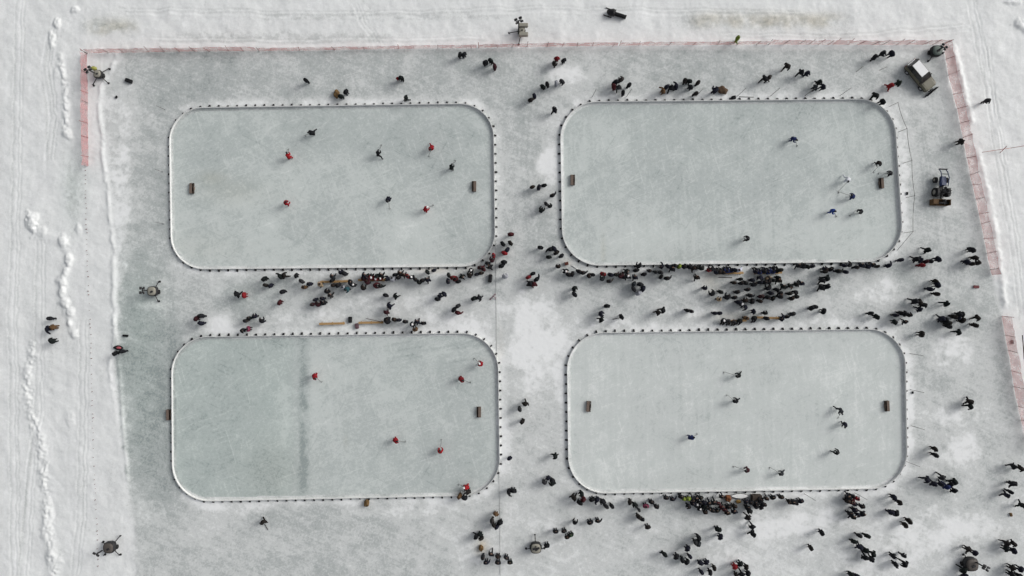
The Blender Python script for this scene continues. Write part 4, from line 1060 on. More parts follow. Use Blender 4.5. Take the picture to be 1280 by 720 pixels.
# rope and stakes
M_rope = mat('rope_red', (.34, .12, .10), .8)
mb = MB().m(M_rope)
mb.tube([(*W(1222, 192), .9), (*W(1240, 189), .6), (*W(1258, 186.5), .8), (*W(1290, 181.5), .9)], .035)
tag(mb.build('rope'), 'thin red rope running out over the snow from the right fence', 'rope')
mb = MB().m(M_rope)
mb.rod((*W(1250, 191), 0), (*W(1250, 185), 1.3), .04)
tag(mb.build('rope_stake'), 'thin stake holding the red rope outside the right fence', 'stake')
M_cable = mat('cable', (.40, .41, .40), .8)
mb = MB().m(M_cable)
cab = [(619.5, 300), (619.8, 345), (620.3, 400), (620.6, 440), (621.5, 470)]
mb.tube([(*W(x, y), .03) for x, y in cab], .018)
tag(mb.build('cable'), 'thin dark cable laid straight down the central lane', 'cable')
mb = MB().m(M_cable)
mb.tube([(*W(x, y), .035) for x, y in [(621.5, 560), (624, 600), (625, 650), (625.3, 735)]], .018)
tag(mb.build('cable'), 'thin dark cable laid past the burlap sack to the bottom edge', 'cable')

# small wooden pegs where the left net is missing
pm = MB().m(mat('peg', (.16, .075, .07), .8))
pm.rod((0, 0, -.1), (0, 0, .22), .07, .05, 6)
tmp = pm.build('peg'); PEG = tmp.data; bpy.data.objects.remove(tmp)
rnd = random.Random(5)
yy = 213.0
while yy < 716:
    xx = np.interp(yy, [210, 330, 420, 480, 560, 640, 720], [107, 109.5, 113.5, 115, 117, 121, 123]) + rnd.uniform(-.6, .6)
    o = bpy.data.objects.new('peg', PEG); COL.objects.link(o)
    x, y = W(xx, yy); o.location = (x, y, gh(x, y)); o.rotation_euler = (rnd.uniform(-.3, .3), rnd.uniform(-.3, .3), 0)
    s_ = rnd.uniform(.45, .85); o.scale = (s_, s_, s_)
    tag(o, 'small dark peg in the dotted line down the left snow', 'peg', 'pegs in a line where the left net is missing')
    yy += rnd.choice((4.5, 5.5, 7, 8.5, 11, 6))

# tall thin poles and the wire outside the right hand rinks
M_pole = mat('grey_pole', (.13, .13, .12), .7)
def net_pole(x, y, h, label, lean=(0, 0), g='tall thin poles behind the boards'):
    wx, wy = W(x, y)
    m_ = MB().m(M_pole); m_.rod((0, 0, -.05), (lean[0], lean[1], h), .035, .028, 6)
    m_.ball((lean[0], lean[1], h), (.05, .05, .05), 6, 4)
    tag(m_.build('net_pole', None, (wx, wy, 0)), label, 'pole', g)
UR_ = 'the upper-right rink'; LR_ = 'the lower-right rink'
tops = [(740, 121.5), (783, 121), (870, 120.5), (922, 120), (963, 120), (1006, 120), (1050, 119.5)]
for i, (x, y) in enumerate(tops):
    net_pole(x, y, 2.6, f'thin pole leaning out behind the top boards of {UR_}, {ORD[i]} from the left', (.25, .3))
rights = [(1112, 133), (1123, 165), (1129, 204), (1132.5, 247), (1130.5, 291)]
for i, (x, y) in enumerate(rights):
    net_pole(x, y, 2.1, f'thin wire pole right of {UR_}, {ORD[i]} from the top')
for i, (x, y) in enumerate([(1137, 442), (1138, 487), (1138.5, 532), (1133, 577)]):
    net_pole(x, y, 2.6, f'thin pole by the right boards of {LR_}, {ORD[i]} from the top', (.3, -.02))
for i, (x, y) in enumerate([(1005, 617), (1068, 616)]):
    net_pole(x, y, 2.4, f'thin pole below the bottom boards of {LR_}, {"left" if i == 0 else "right"} one of the pair', (.5, -.2))
for i, (x, y) in enumerate([(206, 137), (204, 215), (205, 280)]):
    net_pole(x, y, 1.6, f'short thin pole left of the upper-left rink, {ORD[i]} from the top', (-.3, .1))
mb = MB().m(M_pole)
wp = [(*W(x, y), 2.05) for x, y in rights]
pts = []
for a, b in zip(wp[:-1], wp[1:]):
    for k in range(4):
        t = k / 4; pts.append((a[0] + (b[0] - a[0]) * t, a[1] + (b[1] - a[1]) * t, 2.05 - .18 * math.sin(math.pi * t)))
pts.append(wp[-1]); pts.append((*W(1120, 313), .3))
mb.tube(pts, .028)
tag(mb.build('wire'), 'thin wire strung along the pole tops right of the upper-right rink', 'wire')
# loose poles lying by the boards
for (x0, y0, x1, y1, r_, c, lab) in [
    (924, 121, 942, 121.5, .035, M_pole, 'thin pole lying on the snow above the upper-right rink boards'),
    (714.5, 332, 725.5, 338.5, .06, M_board, 'white pole lying between the small red crate and the boards'),
    (1070, 90, 1079, 83, .03, M_pole, 'thin stick lying on the ice left of the parked car'),
    (1099, 88, 1109, 83.5, .03, M_pole, 'thin stick lying on the ice beside the parked car'),
    (458.5, 398, 480, 402.5, .045, M_stick, 'hockey stick lying across the right lower pine bench'),
    (766, 399, 776, 397, .04, M_stick, 'stick lying on the snow above the lower-right rink'),
    (898, 346.5, 915, 347, .05, M_stick, 'stick lying on the snow below the left navy bench'),
    (331, 655, 335, 662, .04, M_stick, 'stick held low by the lone person below the lower-left rink')]:
    m_ = MB().m(c); a = W(x0, y0); b = W(x1, y1); z = .5 if 'bench' in lab and 'across' in lab else .05
    m_.rod((a[0], a[1], z), (b[0], b[1], z), r_, seg=6)
    tag(m_.build('pole' if 'pole' in lab else 'stick'), lab, 'pole' if 'pole' in lab else 'stick')

# ------------------------------------------------------------------ goals
def make_goal():
    root = thing('goal_box', '', 'goal', (0, 0, 0), 0, 'low wooden box goals')
    MB().m(M_oldwood).box((0, .28, .17), (1.42, .05, .34), bev=.008).build('back_board', root)
    MB().m(M_oldwood).box((0, .12, .353), (1.42, .36, .024), bev=.006).build('top_board', root)
    for sx in (-1, 1):
        MB().m(M_darkwood).box((sx * .69, 0, .17), (.045, .505, .335), bev=.006).build('side_board', root)
    MB().m(M_darkwood).box((0, -.265, .31), (1.42, .05, .07), bev=.006).build('front_rail', root)
    MB().m(M_oldwood).box((0, -.29, .13), (.5, .03, .26), bev=.006).build('front_board', root)
    MB().m(M_darkwood).box((0, 0, .02), (1.33, .5, .02)).build('floor_board', root)
    return root
G0 = make_goal()
GOALS = [(240, 235.5, 1, -.02, 'dark wooden box goal at the left end of the upper-left rink'), (592.5, 233, -1, .0, 'greyish wooden box goal at the right end of the upper-left rink'),
         (716, 225, 1, 0, 'dark wooden box goal at the left end of the upper-right rink'), (1101.5, 229, -1, .06, 'greyish wooden box goal at the right end of the upper-right rink'),
         (211, 518.5, 1, .02, 'wooden box goal left outside the boards of the lower-left rink'), (598.5, 515, -1, 0, 'wooden box goal on the ice of the lower-left rink'),
         (736, 508, 1, -.06, 'wooden box goal at the left end of the lower-right rink'), (1108.5, 507.5, -1, .06, 'wooden box goal at the right end of the lower-right rink')]
for i, (x, y, s_, rr_, lab) in enumerate(GOALS):
    g = G0 if i == 0 else copy_tree(G0)
    wx, wy = WG(x, y, .2); g.location = (wx, wy, .004)
    g.rotation_euler.z = (-math.pi / 2 if s_ < 0 else math.pi / 2) + rr_
    g['label'] = lab

# ------------------------------------------------------------------ benches
def make_bench(L):
    root = thing('bench', '', 'bench', (0, 0, 0), 0, 'pine plank benches for the teams')
    MB().m(M_wood).box((0, 0, .44), (L, .30, .05), bev=.01).build('seat', root)
    for k in (-1, 0, 1):
        m_ = MB().m(M_wood); m_.box((k * (L / 2 - .3), 0, .205), (.06, .28, .41)); m_.box((k * (L / 2 - .3), 0, .03), (.10, .42, .06))
        m_.build('leg', root)
    return root
for x0, x1, y, a, lab in [(401, 436, 352, .03, 'pine bench nearest the lower boards of the upper-left rink'), (448.5, 483, 350, .0, 'pine bench under the seated red team'),
                       (400, 432, 404.3, .03, 'left of the two pine benches above the lower-left rink'), (449, 480, 403, .02, 'right of the two pine benches above the lower-left rink'),
                       (893, 928, 341.5, .02, 'pine bench under the seated players left of the big navy bench'), (941, 976, 341, .02, 'pine bench under the seated navy team'),
                       (902, 932, 401, .05, 'dark covered left bench above the lower-right rink'), (940, 973, 397, -.04, 'pine bench showing tan plank above the lower-right rink')]:
    b_ = make_bench((x1 - x0) * S); b_.location = (*W((x0 + x1) / 2, y), .0); b_.rotation_euler.z = a; b_['label'] = lab

# ------------------------------------------------------------------ bags, bundles, crates, sleds
def bag(x, y, s, rz, label, m_=M_black, name='gear_bag', cat='bag'):
    wx, wy = W(x, y)
    root = thing(name, label, cat, (wx, wy, gh(wx, wy)), rz)
    MB().m(m_).box((0, 0, s[2] / 2), s, bev=min(s) * .28).build('bag_body', root)
    mm = MB().m(M_rubber)
    for k in (-1, 1):
        mm2 = [(-s[0] * .2, k * s[1] * .18, s[2] * .97), (-s[0] * .12, k * s[1] * .22, s[2] + .06), (s[0] * .12, k * s[1] * .22, s[2] + .06), (s[0] * .2, k * s[1] * .18, s[2] * .97)]
        MB().m(M_rubber).tube(mm2, .015).build('handle', root)
    mm.bm.free()
    return root
bag(438.2, 399.6, (.5, .85, .4), 0, 'black gear bag between the two lower pine benches')
bag(446.5, 407.5, (.5, .75, .4), .2, 'mauve gear bag below the lower pine benches', mat('mauve_cloth', (.12, .07, .085), .9))
bag(613, 348, (.5, 1.15, .6), -.15, 'tall black gear bag standing in the middle lane')
bag(916.5, 122.5, (.6, .5, .4), .2, 'black gear bag at the top boards of the upper-right rink')
bag(157.5, 419.5, (.75, .3, .25), -.1, 'small black bag on the dark ice strip at the left')
bag(162, 101.5, (1.0, .52, .4), -.35, 'black bag on the ice near the left corner light tower')
bag(146, 121.5, (.34, .3, .2), .8, 'tiny dark bag below the left corner light tower')
bag(1103.5, 243, (.2, .35, .2), 0, 'tiny dark bag between rink boards and wire near the tractor') if False else None
bag(1133.5, 242, (.22, .42, .2), 0, 'tiny dark bag between rink boards and wire near the tractor')
bag(1264.5, 427.5, (.28, .55, .25), .1, 'small dark bag against the short pink net')
bag(1263, 643, (.3, .5, .25), .3, 'small brown bag alone near the right edge', mat('brown_cloth', (.14, .085, .04), .9))
bag(1140.5, 490.5, (.18, .35, .18), 0, 'tiny dark bag outside the right boards of the lower-right rink')

def bundle(x, y, rx, ry, h, rz, label, col, name='cloth_bundle', cat='bundle', seed=1):
    rnd = random.Random(seed)
    bm = bmesh.new()
    bmesh.ops.create_icosphere(bm, subdivisions=3, radius=1)
    for v in bm.verts:
        n_ = v.co.normalized()
        k_ = 1 + .16 * math.sin(5 * n_.x + seed) * math.cos(4 * n_.y - seed) + rnd.uniform(-.05, .05)
        v.co = Vector((n_.x * rx * k_, n_.y * ry * k_, max(0, (n_.z * .5 + .42)) * h * k_))
    for f in bm.faces: f.smooth = True
    me = bpy.data.meshes.new(name); bm.to_mesh(me); bm.free(); me.materials.append(col)
    o = bpy.data.objects.new(name, me); COL.objects.link(o)
    o.location = (*W(x, y), 0); o.rotation_euler.z = rz
    return tag(o, label, cat)
M_burlap = mat('burlap', (.13, .08, .035), .95, .55, 9)
M_burl2 = mat('burlap_dark', (.085, .055, .035), .95, .6, 9)
bundle(421.5, 118, .42, .62, .7, .1, 'brown bundle on the snow at the top boards of the upper-left rink', M_burlap, seed=2)
bundle(902.5, 113.5, .78, .52, .7, -.4, 'dark brown heap above the top boards of the upper-right rink', M_burl2, seed=3)
bundle(459, 628, .36, .52, .7, -.25, 'rounded brown bundle below the bottom boards of the lower-left rink', M_burlap, seed=4)
bundle(601.5, 684, .34, .46, .6, .2, 'stained burlap sack on the ice below the lower-left rink', M_burlap, 'sack', 'sack', seed=5)
bundle(909.5, 622, .42, .52, .75, .5, 'reddish brown bundle at the bottom boards of the lower-right rink', mat('rust_cloth', (.16, .06, .025), .95, .5, 9), seed=6)
bundle(922.5, 626.5, .36, .26, .4, .1, 'ochre bundle below the white pointed sled', mat('ochre_cloth', (.26, .16, .05), .95, .5, 9), seed=7)
bundle(960, 347.5, .5, .3, .4, .2, 'tan sack among the crowd behind the navy bench', mat('tan_cloth', (.26, .2, .14), .95, .3, 9), 'sack', 'sack', seed=8)

def crate(x, y, s, rz, label, wood):
    root = thing('crate', label, 'crate', (*W(x, y), 0), rz)
    MB().m(wood).box((0, 0, .03), (s[0], s[1], .06)).build('crate_floor', root)
    for k in (-1, 1):
        MB().m(wood).box((0, k * (s[1] / 2 - .02), s[2] / 2 + .06), (s[0], .04, s[2]), bev=.006).build('side_panel', root)
        MB().m(wood).box((k * (s[0] / 2 - .02), 0, s[2] / 2 + .06), (.04, s[1] - .085, s[2]), bev=.006).build('end_panel', root)
    m_ = MB().m(wood)
    for k in range(4):
        m_.box(((k - 1.5) * s[0] / 4, 0, s[2] + .075), (s[0] / 4 - .03, s[1], .028), bev=.005)
    m_.build('lid', root)
crate(944, 621.5, (1.3, .95, .8), 0, 'big dark brown crate at the bottom boards of the lower-right rink', M_darkwood)
crate(708, 329.5, (.5, .4, .35), .2, 'small red brown crate by the lower left curve of the upper-right rink', mat('redwood', (.13, .045, .03), .85, .4))

root = thing('sled', 'white pointed sled lying along the bottom boards of the lower-right rink', 'sled', (*W(924, 619.5), 0), -.02)
def lens(L, Wd, z, n=14):
    return [(-L / 2 + L * i / n, -Wd / 2 * math.sin(math.pi * i / n) ** .8, z) for i in range(1, n)] + [(L / 2, 0, z)] + [(L / 2 - L * i / n, Wd / 2 * math.sin(math.pi * i / n) ** .8, z) for i in range(1, n)] + [(-L / 2, 0, z)]
MB().m(mat('sled_black', (.012, .012, .014), .5)).loft([lens(2.2, .45, .02), lens(2.65, .78, .30)]).build('hull', root)
MB().m(M_board).loft([lens(2.5, .62, .303), lens(2.3, .5, .34)], smooth=False).build('cover', root)

root = thing('sled', 'black oval sled with a pinkish red seat at the edge of the left strip', 'sled', (*W(149, 434.5), 0), -.05)
MB().m(M_rubber).loft([lens(1.2, .5, .02), lens(1.5, .7, .2), lens(1.4, .6, .28)], smooth=True).build('hull', root)
MB().m(mat('sled_red', (.42, .10, .12), .7)).ball((.1, 0, .26), (.36, .17, .14)).build('seat', root)

root = thing('sled', 'small dark red sled lying on the snow near the gap in the right fence', 'sled', (*W(1219.5, 358.5), 0), -.03)
MB().m(mat('sled_maroon', (.13, .025, .03), .5)).loft([[(-.3, -.15, .02), (.3, -.15, .02), (.3, .15, .02), (-.3, .15, .02)], [(-.36, -.2, .18), (.36, -.2, .18), (.36, .2, .18), (-.36, .2, .18)]]).build('tub', root)
MB().m(M_rubber).tube([(.36, -.1, .15), (.55, 0, .06), (.36, .1, .15)], .02).build('pull_rope', root)

root = thing('folding_frame', 'mauve folding frame standing open in the central lane', 'frame', (*W(615.5, 371), 0), 0)
M_mauve = mat('mauve_paint', (.20, .10, .13), .7)
for pts_ in ([(-.38, -.35, .0), (.38, .45, .9)], [(-.25, -.4, .0), (.48, .38, .9)]):
    MB().m(M_mauve).tube(pts_, .045).build('rail', root)
MB().m(M_mauve).tube([(.08, .1, .5), (.42, -.12, .3), (.45, -.35, .0)], .05).build('strut', root)
MB().m(M_mauve).box((-.31, -.37, .05), (.25, .05, .08), .5).build('foot', root)

# ------------------------------------------------------------------ light towers
M_hoodg = mat('hood_beige', (.27, .26, .22), .6, .15)
M_hoodb = mat('hood_brown', (.085, .075, .068), .6, .2)
M_hoodgr = mat('hood_green', (.12, .15, .135), .6, .2)
M_body = mat('tower_body', (.022, .022, .024), .6)
M_lens = mat('lamp_lens', (.28, .29, .29), .2)
def floodlight(root, p, rz, s=1.0):
    lamp = MB().m(M_body).box((0, 0, 0), (.46 * s, .26 * s, .3 * s), bev=.04 * s).build('floodlight', root, p, rz)
    lamp.rotation_euler.x = .5
    MB().m(M_lens).box((0, -.135 * s, 0), (.4 * s, .014, .24 * s)).build('lamp_lens', lamp)
def light_tower(x, y, label, hood, out, draw, mast, mh, lamps, r=.78, hh=1.0, lamp_s=1.0):
    wx, wy = W(x, y)
    root = thing('light_tower', label, 'light tower', (wx, wy, gh(wx, wy)), 0, 'portable light towers around the ice')
    def ringp(rad, z, n=18, sq=.82):
        res = []
        for i in range(n):
            a = 2 * math.pi * i / n; c, s_ = math.cos(a), math.sin(a)
            k = 1 / (abs(c) ** 3 + abs(s_) ** 3) ** (1 / 3)
            res.append((rad * c * k * .94, rad * s_ * k * .94, z))
        return res
    MB().m(M_body).loft([ringp(r * .92, .32), ringp(r, .4), ringp(r, hh * .8), ringp(r * .93, hh * .93)], smooth=True).build('housing', root)
    MB().m(hood).loft([ringp(r * .86, hh * .94), ringp(r * .80, hh * 1.05), ringp(r * .5, hh * 1.1)], smooth=True).build('hood', root)
    MB().m(M_body).box((r * .1, -r * .1, hh * 1.13), (r * .5, r * .35, .08), .4, bev=.02).build('vent', root)
    for k in (-1, 1):
        w_ = MB().m(M_rubber); w_.rod((k * (r + .02), -.1, .3), (k * (r - .16), -.1, .3), .3, seg=16); w_.build('wheel', root)
    for ox, oy in out:
        ex, ey = (ox - x) * S, (y - oy) * S
        d = Vector((ex, ey)).normalized()
        leg = MB().m(M_body).rod((d.x * r * .8, d.y * r * .8, .42), (ex, ey, .3), .055)
        lo = leg.build('outrigger', root)
        jk = MB().m(M_body); jk.rod((ex, ey, .45), (ex, ey, .05), .05); jk.rod((ex, ey, .06), (ex, ey, .0), .15, seg=12)
        jk.build('jack', lo)
    if draw:
        ex, ey = (draw[0] - x) * S, (y - draw[1]) * S
        d = Vector((ex, ey)).normalized()
        t_ = MB().m(M_body); t_.rod((d.x * r * .8, d.y * r * .8, .42), (ex, ey, .42), .06); t_.ball((ex, ey, .42), (.12, .12, .1)); t_.rod((ex * .93, ey * .93, .45), (ex * .93, ey * .93, 0), .045)
        t_.build('drawbar', root)
    mx_, my_ = (mast[0] - x) * S, (y - mast[1]) * S
    m_ = MB().m(M_body); m_.box((mx_, my_, mh / 2 + .3), (.14, .14, mh - .6)); m_.box((mx_, my_, mh * .62 + .2), (.10, .10, mh * .7))
    m_.build('mast', root)
    MB().m(M_body).box((mx_, my_, mh + .04), (.9 * lamp_s, .08, .08), mast[2]).build('crossbar', root)
    for i in range(lamps):
        a = mast[2]; u = (i % 2 * 2 - 1) * .36 * lamp_s; v = (i // 2 * 2 - 1) * .26 * lamp_s if lamps > 2 else 0
        floodlight(root, (mx_ + math.cos(a) * u - math.sin(a) * v, my_ + math.sin(a) * u + math.cos(a) * v, mh + .12), a + (math.pi if v > 0 else 0), lamp_s)
    return root
M_yel = mat('hood_yellow', (.30, .30, .08), .6, .3)
tA = light_tower(126, 94.5, 'light tower with yellow tank in the top left fence corner', M_hoodg, [(137.5, 86.5), (117.5, 107), (136, 104)], None, (123.5, 94, .6), 2.3, 4, .6, .9, .85)
MB().m(M_yel).ball((-.5, .75, .75), (.42, .3, .35)).build('fuel_tank', tA)
light_tower(194, 364, 'light tower with pale hood left of the gap between the left rinks', M_hoodg, [(200, 352), (199, 376.5)], None, (186.5, 363, 1.55), 1.7, 4, .72, 1.0, .85)
light_tower(141, 681.5, 'round brown light tower with four outriggers in the bottom left corner', M_hoodb, [(129.5, 677), (131.5, 693), (151, 693)], (152.5, 668.5), (131, 686, -.5), 1.9, 2, .82, 1.15, .8)
light_tower(1166.5, 66, 'round green grey light tower in the top right fence corner', M_hoodgr, [(1160, 76.5), (1178, 66.5)], None, (1168.5, 65, -.7), 1.9, 4, .80, 1.0, .8)
tE = light_tower(652, 40, 'light tower with raised mast and two pale panels above the top fence', M_hoodg, [(648.5, 55.5)], (636, 42.5), (648, 42.5, .4), 4.7, 4, .5, .75, .9)
for k in (-1, 1):
    MB().m(M_hoodg).box((.25, k * .62, .75), (1.25, .5, .7), bev=.09).build('panel', tE)
light_tower(669.5, 682, 'round light tower with beige hood below the central lane', M_hoodg, [(657.5, 685.5), (680.5, 685)], (668.5, 667), (669.5, 679, .2), 1.9, 2, .8, 1.15, .8)
light_tower(1209, 702.5, 'grey domed light tower in the bottom right part of the picture', M_hoodb, [(1204, 693)], None, (1213, 698.5, -.5), 3.0, 4, 1.0, 1.1, .8)

# ------------------------------------------------------------------ parked car with plough
root = thing('parked_car', 'khaki car with white roof and a black snow plough in front', 'car', (*WG(1151.3, 94, .9), 0), 0)
root.rotation_euler.z = math.radians(-50) - math.pi / 2     # nose along local +Y
M_khaki = mat('khaki_paint', (.115, .108, .072), .4, .08, 2, spec=.5)
M_khakid = mat('sill_plastic', (.055, .050, .042), .7)
M_roof = mat('roof_white', (.80, .81, .82), .55, .05, 2)
def plan(hw, y0, y1, z, c=.16):
    return [(-hw + c, y0, z), (hw - c, y0, z), (hw, y0 + c, z), (hw, y1 - c, z), (hw - c * 1.6, y1, z), (-hw + c * 1.6, y1, z), (-hw, y1 - c, z), (-hw, y0 + c, z)]
b_ = MB().m(M_khakid).loft([plan(.84, -2.2, 2.2, .36), plan(.93, -2.28, 2.28, .46), plan(.93, -2.28, 2.28, .60)])
b_.m(M_khaki).loft([plan(.935, -2.28, 2.27, .603), plan(.94, -2.27, 2.25, .86), plan(.90, -2.22, 2.16, 1.02), plan(.82, -2.16, 1.9, 1.07)])
b_.build('body', root)
hood = MB().m(M_khaki)
hood.loft([[(-.74, 1.02, 1.072), (.74, 1.02, 1.072), (.66, 2.0, 1.045), (-.66, 2.0, 1.045)], [(-.68, 1.05, 1.115), (.68, 1.05, 1.115), (.58, 1.9, 1.075), (-.58, 1.9, 1.075)]])
hood.build('hood', root)
gh_ = MB().m(M_glass)
gh_.loft([[(-.84, -2.16, 1.073), (.84, -2.16, 1.073), (.84, .98, 1.073), (-.84, .98, 1.073)], [(-.70, -1.96, 1.66), (.70, -1.96, 1.66), (.66, .30, 1.66), (-.66, .30, 1.66)]])
gh_.build('windows', root)
for sx in (-1, 1):
    for (ya, yb) in ((.99, .32), (-.55, -.5), (-2.14, -1.95)):
        MB().m(M_khakid).rod((sx * .845, ya, 1.075), (sx * .70, yb, 1.66), .04, seg=6).build('pillar', root)
    mr_ = MB().m(M_rubber).box((sx * 1.03, .72, 1.12), (.2, .12, .15), bev=.03); mr_.build('mirror', root)
    MB().m(mat('headlamp', (.5, .5, .48), .2)).box((sx * .62, 2.265, .82), (.32, .04, .16), bev=.015).build('headlight', root)
    MB().m(mat('tail_red', (.25, .02, .02), .3)).box((sx * .78, -2.285, .85), (.18, .03, .3), bev=.01).build('tail_light', root)
    for yy in (-1.42, 1.42):
        w_ = MB().m(M_rubber).rod((sx * .955, yy, .36), (sx * .72, yy, .36), .36, seg=22).build('wheel', root)
        MB().m(mat('alloy', (.35, .35, .36), .4)).rod((sx * .962, yy, .36), (sx * .93, yy, .36), .22, seg=16).build('rim', w_)
MB().m(M_glass).box((0, -1.0, 1.672), (1.36, 1.95, .022), bev=.01).build('roof_rail_panel', root)
MB().m(M_roof).box((.0, -.84, 1.715), (1.2, 2.0, .06), bev=.028).build('roof', root)
MB().m(M_roof).box((0, -2.22, 1.10), (1.25, .14, .05), bev=.02).build('rear_sill', root)
pl = MB().m(M_plow)
prof = [(2.80, .05), (2.72, .2), (2.72, .45), (2.80, .68), (2.84, .68), (2.77, .45), (2.77, .2), (2.86, .05)]
pl.prism(prof, -1.0, 1.0)
for k in range(5): pl.box((-.8 + k * .4, 2.69, .36), (.04, .08, .56))
pl_o = pl.build('plough_blade', root)
fr = MB().m(M_plow)
fr.rod((-.45, 2.26, .4), (-.1, 2.7, .4), .05); fr.rod((.45, 2.26, .4), (.1, 2.7, .4), .05); fr.box((.3, 2.42, .72), (.5, .12, .1), .2, bev=.02); fr.rod((.35, 2.42, .8), (.35, 2.42, 1.05), .05)
fr.build('plough_frame', root)

# ------------------------------------------------------------------ tractor with rear blower
root = thing('tractor', 'blue tractor with raised front loader and a rusty blower behind', 'tractor', (*WG(1178.3, 233, .9), 0), math.radians(-2))
M_blue = mat('tractor_blue', (.016, .032, .10), .45, .15, spec=.5)
M_rust = mat('blower_rust', (.11, .065, .03), .75, .4, 4)
MB().m(M_blue).loft([[(-.38, .1, .75), (.38, .1, .75), (.32, 1.35, .72), (-.32, 1.35, .72)], [(-.40, .1, 1.15), (.40, .1, 1.15), (.33, 1.36, 1.05), (-.33, 1.36, 1.05)], [(-.30, .14, 1.28), (.30, .14, 1.28), (.24, 1.3, 1.16), (-.24, 1.3, 1.16)]]).build('hood', root)
ch = MB().m(M_metal); ch.box((0, .2, .62), (.5, 2.3, .3), bev=.04); ch.box((0, -.75, .8), (.6, .7, .4), bev=.05); ch.build('chassis', root)
for sx in (-1, 1):
    w_ = MB().m(M_rubber).rod((sx * .98, -.78, .62), (sx * .58, -.78, .62), .62, seg=24).build('rear_wheel', root)
    MB().m(mat('rim_grey', (.26, .25, .22), .5)).rod((sx * .99, -.78, .62), (sx * .95, -.78, .62), .33, seg=18).build('rim', w_)
    w_ = MB().m(M_rubber).rod((sx * .88, .92, .40), (sx * .58, .92, .40), .40, seg=20).build('front_wheel', root)
    MB().m(mat('rim_grey', (.26, .25, .22), .5)).rod((sx * .89, .92, .40), (sx * .86, .92, .40), .2, seg=16).build('rim', w_)
    MB().m(M_metal).box((sx * .72, -.78, 1.3), (.36, 1.05, .05), bev=.02).build('fender', root)
    ar = MB().m(M_blue); ar.tube([(sx * .5, -.05, 1.25), (sx * .5, 1.1, 1.5), (sx * .46, 1.95, 1.15), (sx * .46, 2.3, .8)], .06, 8); ar.build('loader_arm', root)
lb = MB().m(M_metal); lb.box((0, 2.32, .8), (1.1, .08, .1)); MB().m(M_metal).box((0, 1.62, 1.32), (.95, .09, .09)).build('loader_crossbar', root); lb.box((0, 2.36, 1.05), (1.05, .07, .07))
for sx in (-.5, 0.5): lb.box((sx, 2.36, .9), (.08, .1, .4))
lb.build('loader_frame', root)
MB().m(M_black).box((0, -.62, 1.28), (.5, .5, .12), bev=.04).box((0, -.86, 1.5), (.5, .12, .45), bev=.04).build('seat', root)
MB().m(M_metal).rod((0, -.1, 1.3), (0, -.25, 1.55), .03).rod((0, -.25, 1.54), (0, -.27, 1.57), .2, seg=16).build('steering_wheel', root)
rp_ = MB().m(M_metal); rp_.tube([(-.5, -1.05, 1.1), (-.5, -1.05, 2.1), (.5, -1.05, 2.1), (.5, -1.05, 1.1)], .045, 8); rp_.box((.1, -.7, 1.72), (.06, .06, .3)); rp_.build('roll_bar', root)
MB().m(M_metal).box((.72, -.6, 1.34), (.22, .2, .12)).rod((.72, -.6, 1.4), (.95, -.6, 1.45), .04).build('control_box', root)
bl = thing  # (keeps the name local)
bw = MB().m(M_rust)
bw.box((0, -2.15, .1), (2.45, .8, .05)); bw.box((0, -1.76, .5), (2.45, .05, .85)); bw.box((-1.2, -2.15, .5), (.05, .72, .8)); bw.box((1.2, -2.15, .5), (.05, .72, .8)); bw.box((-.82, -2.1, .94), (.7, .62, .04)); bw.box((0, -2.5, .3), (2.45, .05, .35))
bo = bw.build('blower_housing', root)
ag = MB().m(M_metal); ag.rod((-1.15, -2.2, .5), (1.15, -2.2, .5), .12, seg=12)
for k in range(14):
    a = k * .9; xx = -1.05 + k * .16
    ag.box((xx, -2.2 + .16 * math.cos(a), .5 + .16 * math.sin(a)), (.05, .3, .08), rx=a)
ag.build('auger', bo)
MB().m(M_metal).rod((.15, -1.95, .95), (.15, -1.95, 1.35), .16, seg=14).box((.15, -2.1, 1.4), (.26, .34, .06), rx=.5).build('chute', bo)
MB().m(M_metal).tube([(0, -1.1, .6), (0, -1.75, .6)], .09, 10).build('hitch', root)

# ------------------------------------------------------------------ snowmobile
root = thing('snowmobile', 'black snowmobile parked on the snow beyond the top fence', 'snowmobile', (*W(769.5, 19), gh(*W(769.5, 19))), 0)
root.rotation_euler.z = math.radians(162) - math.pi / 2
M_sm = mat('snowmobile_black', (.010, .010, .012), .45)
cw = MB().m(M_sm)
cw.loft([[(-.42, .15, .35), (.42, .15, .35), (.42, .15, .7), (-.42, .15, .7)], [(-.48, .55, .3), (.48, .55, .3), (.42, .55, .86), (-.42, .55, .86)], [(-.36, 1.05, .3), (.36, 1.05, .3), (.28, 1.05, .66), (-.28, 1.05, .66)], [(-.16, 1.32, .34), (.16, 1.32, .34), (.12, 1.32, .48), (-.12, 1.32, .48)]], smooth=True)
cw.build('cowl', root)
MB().m(M_glass).box((0, .42, 1.0), (.5, .04, .3), bev=.02, rx=.5).build('windscreen', root)
MB().m(M_black).box((0, -.5, .62), (.34, 1.25, .24), bev=.07).build('seat', root)
tn = MB().m(M_sm); tn.box((0, -.55, .42), (.5, 1.65, .12), bev=.03); tn.box((0, -1.35, .5), (.5, .2, .16), bev=.04); tn.build('tunnel', root)
MB().m(M_rubber).box((0, -.5, .17), (.38, 1.9, .3), bev=.12).build('track', root)
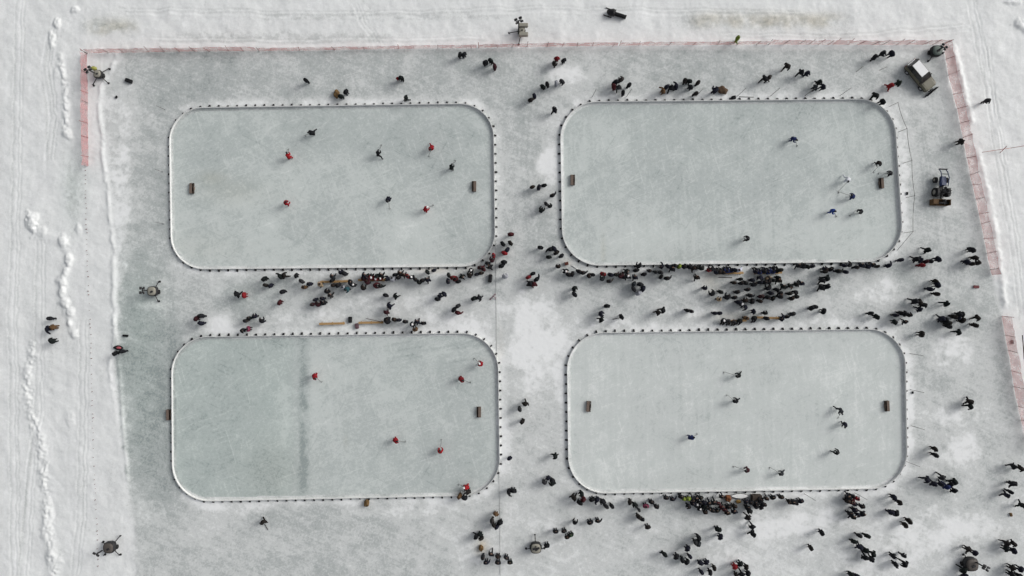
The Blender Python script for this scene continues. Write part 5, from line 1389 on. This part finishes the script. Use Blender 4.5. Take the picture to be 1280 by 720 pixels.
for sx in (-1, 1):
    sk = MB().m(M_rubber); sk.box((sx * .52, .95, .05), (.14, 1.0, .04)); sk.box((sx * .52, 1.5, .1), (.14, .22, .035), rx=.5); sk.build('ski', root)
    MB().m(M_metal).tube([(sx * .52, .9, .08), (sx * .4, .8, .4)], .035).build('suspension', root)
MB().m(M_metal).tube([(-.38, .1, 1.0), (-.1, .2, 1.02), (.1, .2, 1.02), (.38, .1, 1.0)], .025).build('handlebar', root)

# ------------------------------------------------------------------ sky, sun, camera
EL, AZ = math.radians(33), math.radians(25)       # sun above the horizon, and counter-clockwise from +X
w = bpy.data.worlds.new('World'); SC.world = w; w.use_nodes = True
nt = w.node_tree; N = nt.nodes; L = nt.links
bg = N['Background']
sky = N.new('ShaderNodeTexSky'); sky.sky_type = 'NISHITA'; sky.sun_disc = False
sky.sun_elevation = EL; sky.sun_rotation = math.pi / 2 - AZ
sky.air_density = 1.0; sky.dust_density = 5.0; sky.ozone_density = 1.0
hs = N.new('ShaderNodeHueSaturation'); hs.inputs['Saturation'].default_value = .24
L.new(sky.outputs[0], hs.inputs['Color']); L.new(hs.outputs[0], bg.inputs['Color'])
bg.inputs['Strength'].default_value = .122
sl = bpy.data.lights.new('sun', 'SUN'); sl.energy = 1.08; sl.angle = math.radians(23); sl.color = (1, .975, .94)
so = bpy.data.objects.new('sun', sl); COL.objects.link(so)
d = Vector((math.cos(EL) * math.cos(AZ), math.cos(EL) * math.sin(AZ), math.sin(EL)))
so.rotation_euler = (-d).to_track_quat('-Z', 'Y').to_euler()
cd = bpy.data.cameras.new('camera'); cam = bpy.data.objects.new('camera', cd); COL.objects.link(cam)
cam.location = (0, 0, H); cam.rotation_euler = (0, 0, 0)
cd.sensor_width = 36; cd.lens = 18 * H / (640 * S); cd.clip_end = 3000; cd.clip_start = .5
SC.camera = cam
SC.render.resolution_x = 1024; SC.render.resolution_y = 576
vs = SC.view_settings
vs.view_transform = 'Standard'; vs.look = 'None'; vs.gamma = 1; vs.use_curve_mapping = False
vs.exposure = -0.01
SC.cycles.max_bounces = 6; SC.cycles.transparent_max_bounces = 8
for o in SC.objects:
    if o.get('category') and len(o['label'].split()) > 16: print('LONG', len(o['label'].split()), o['label'])
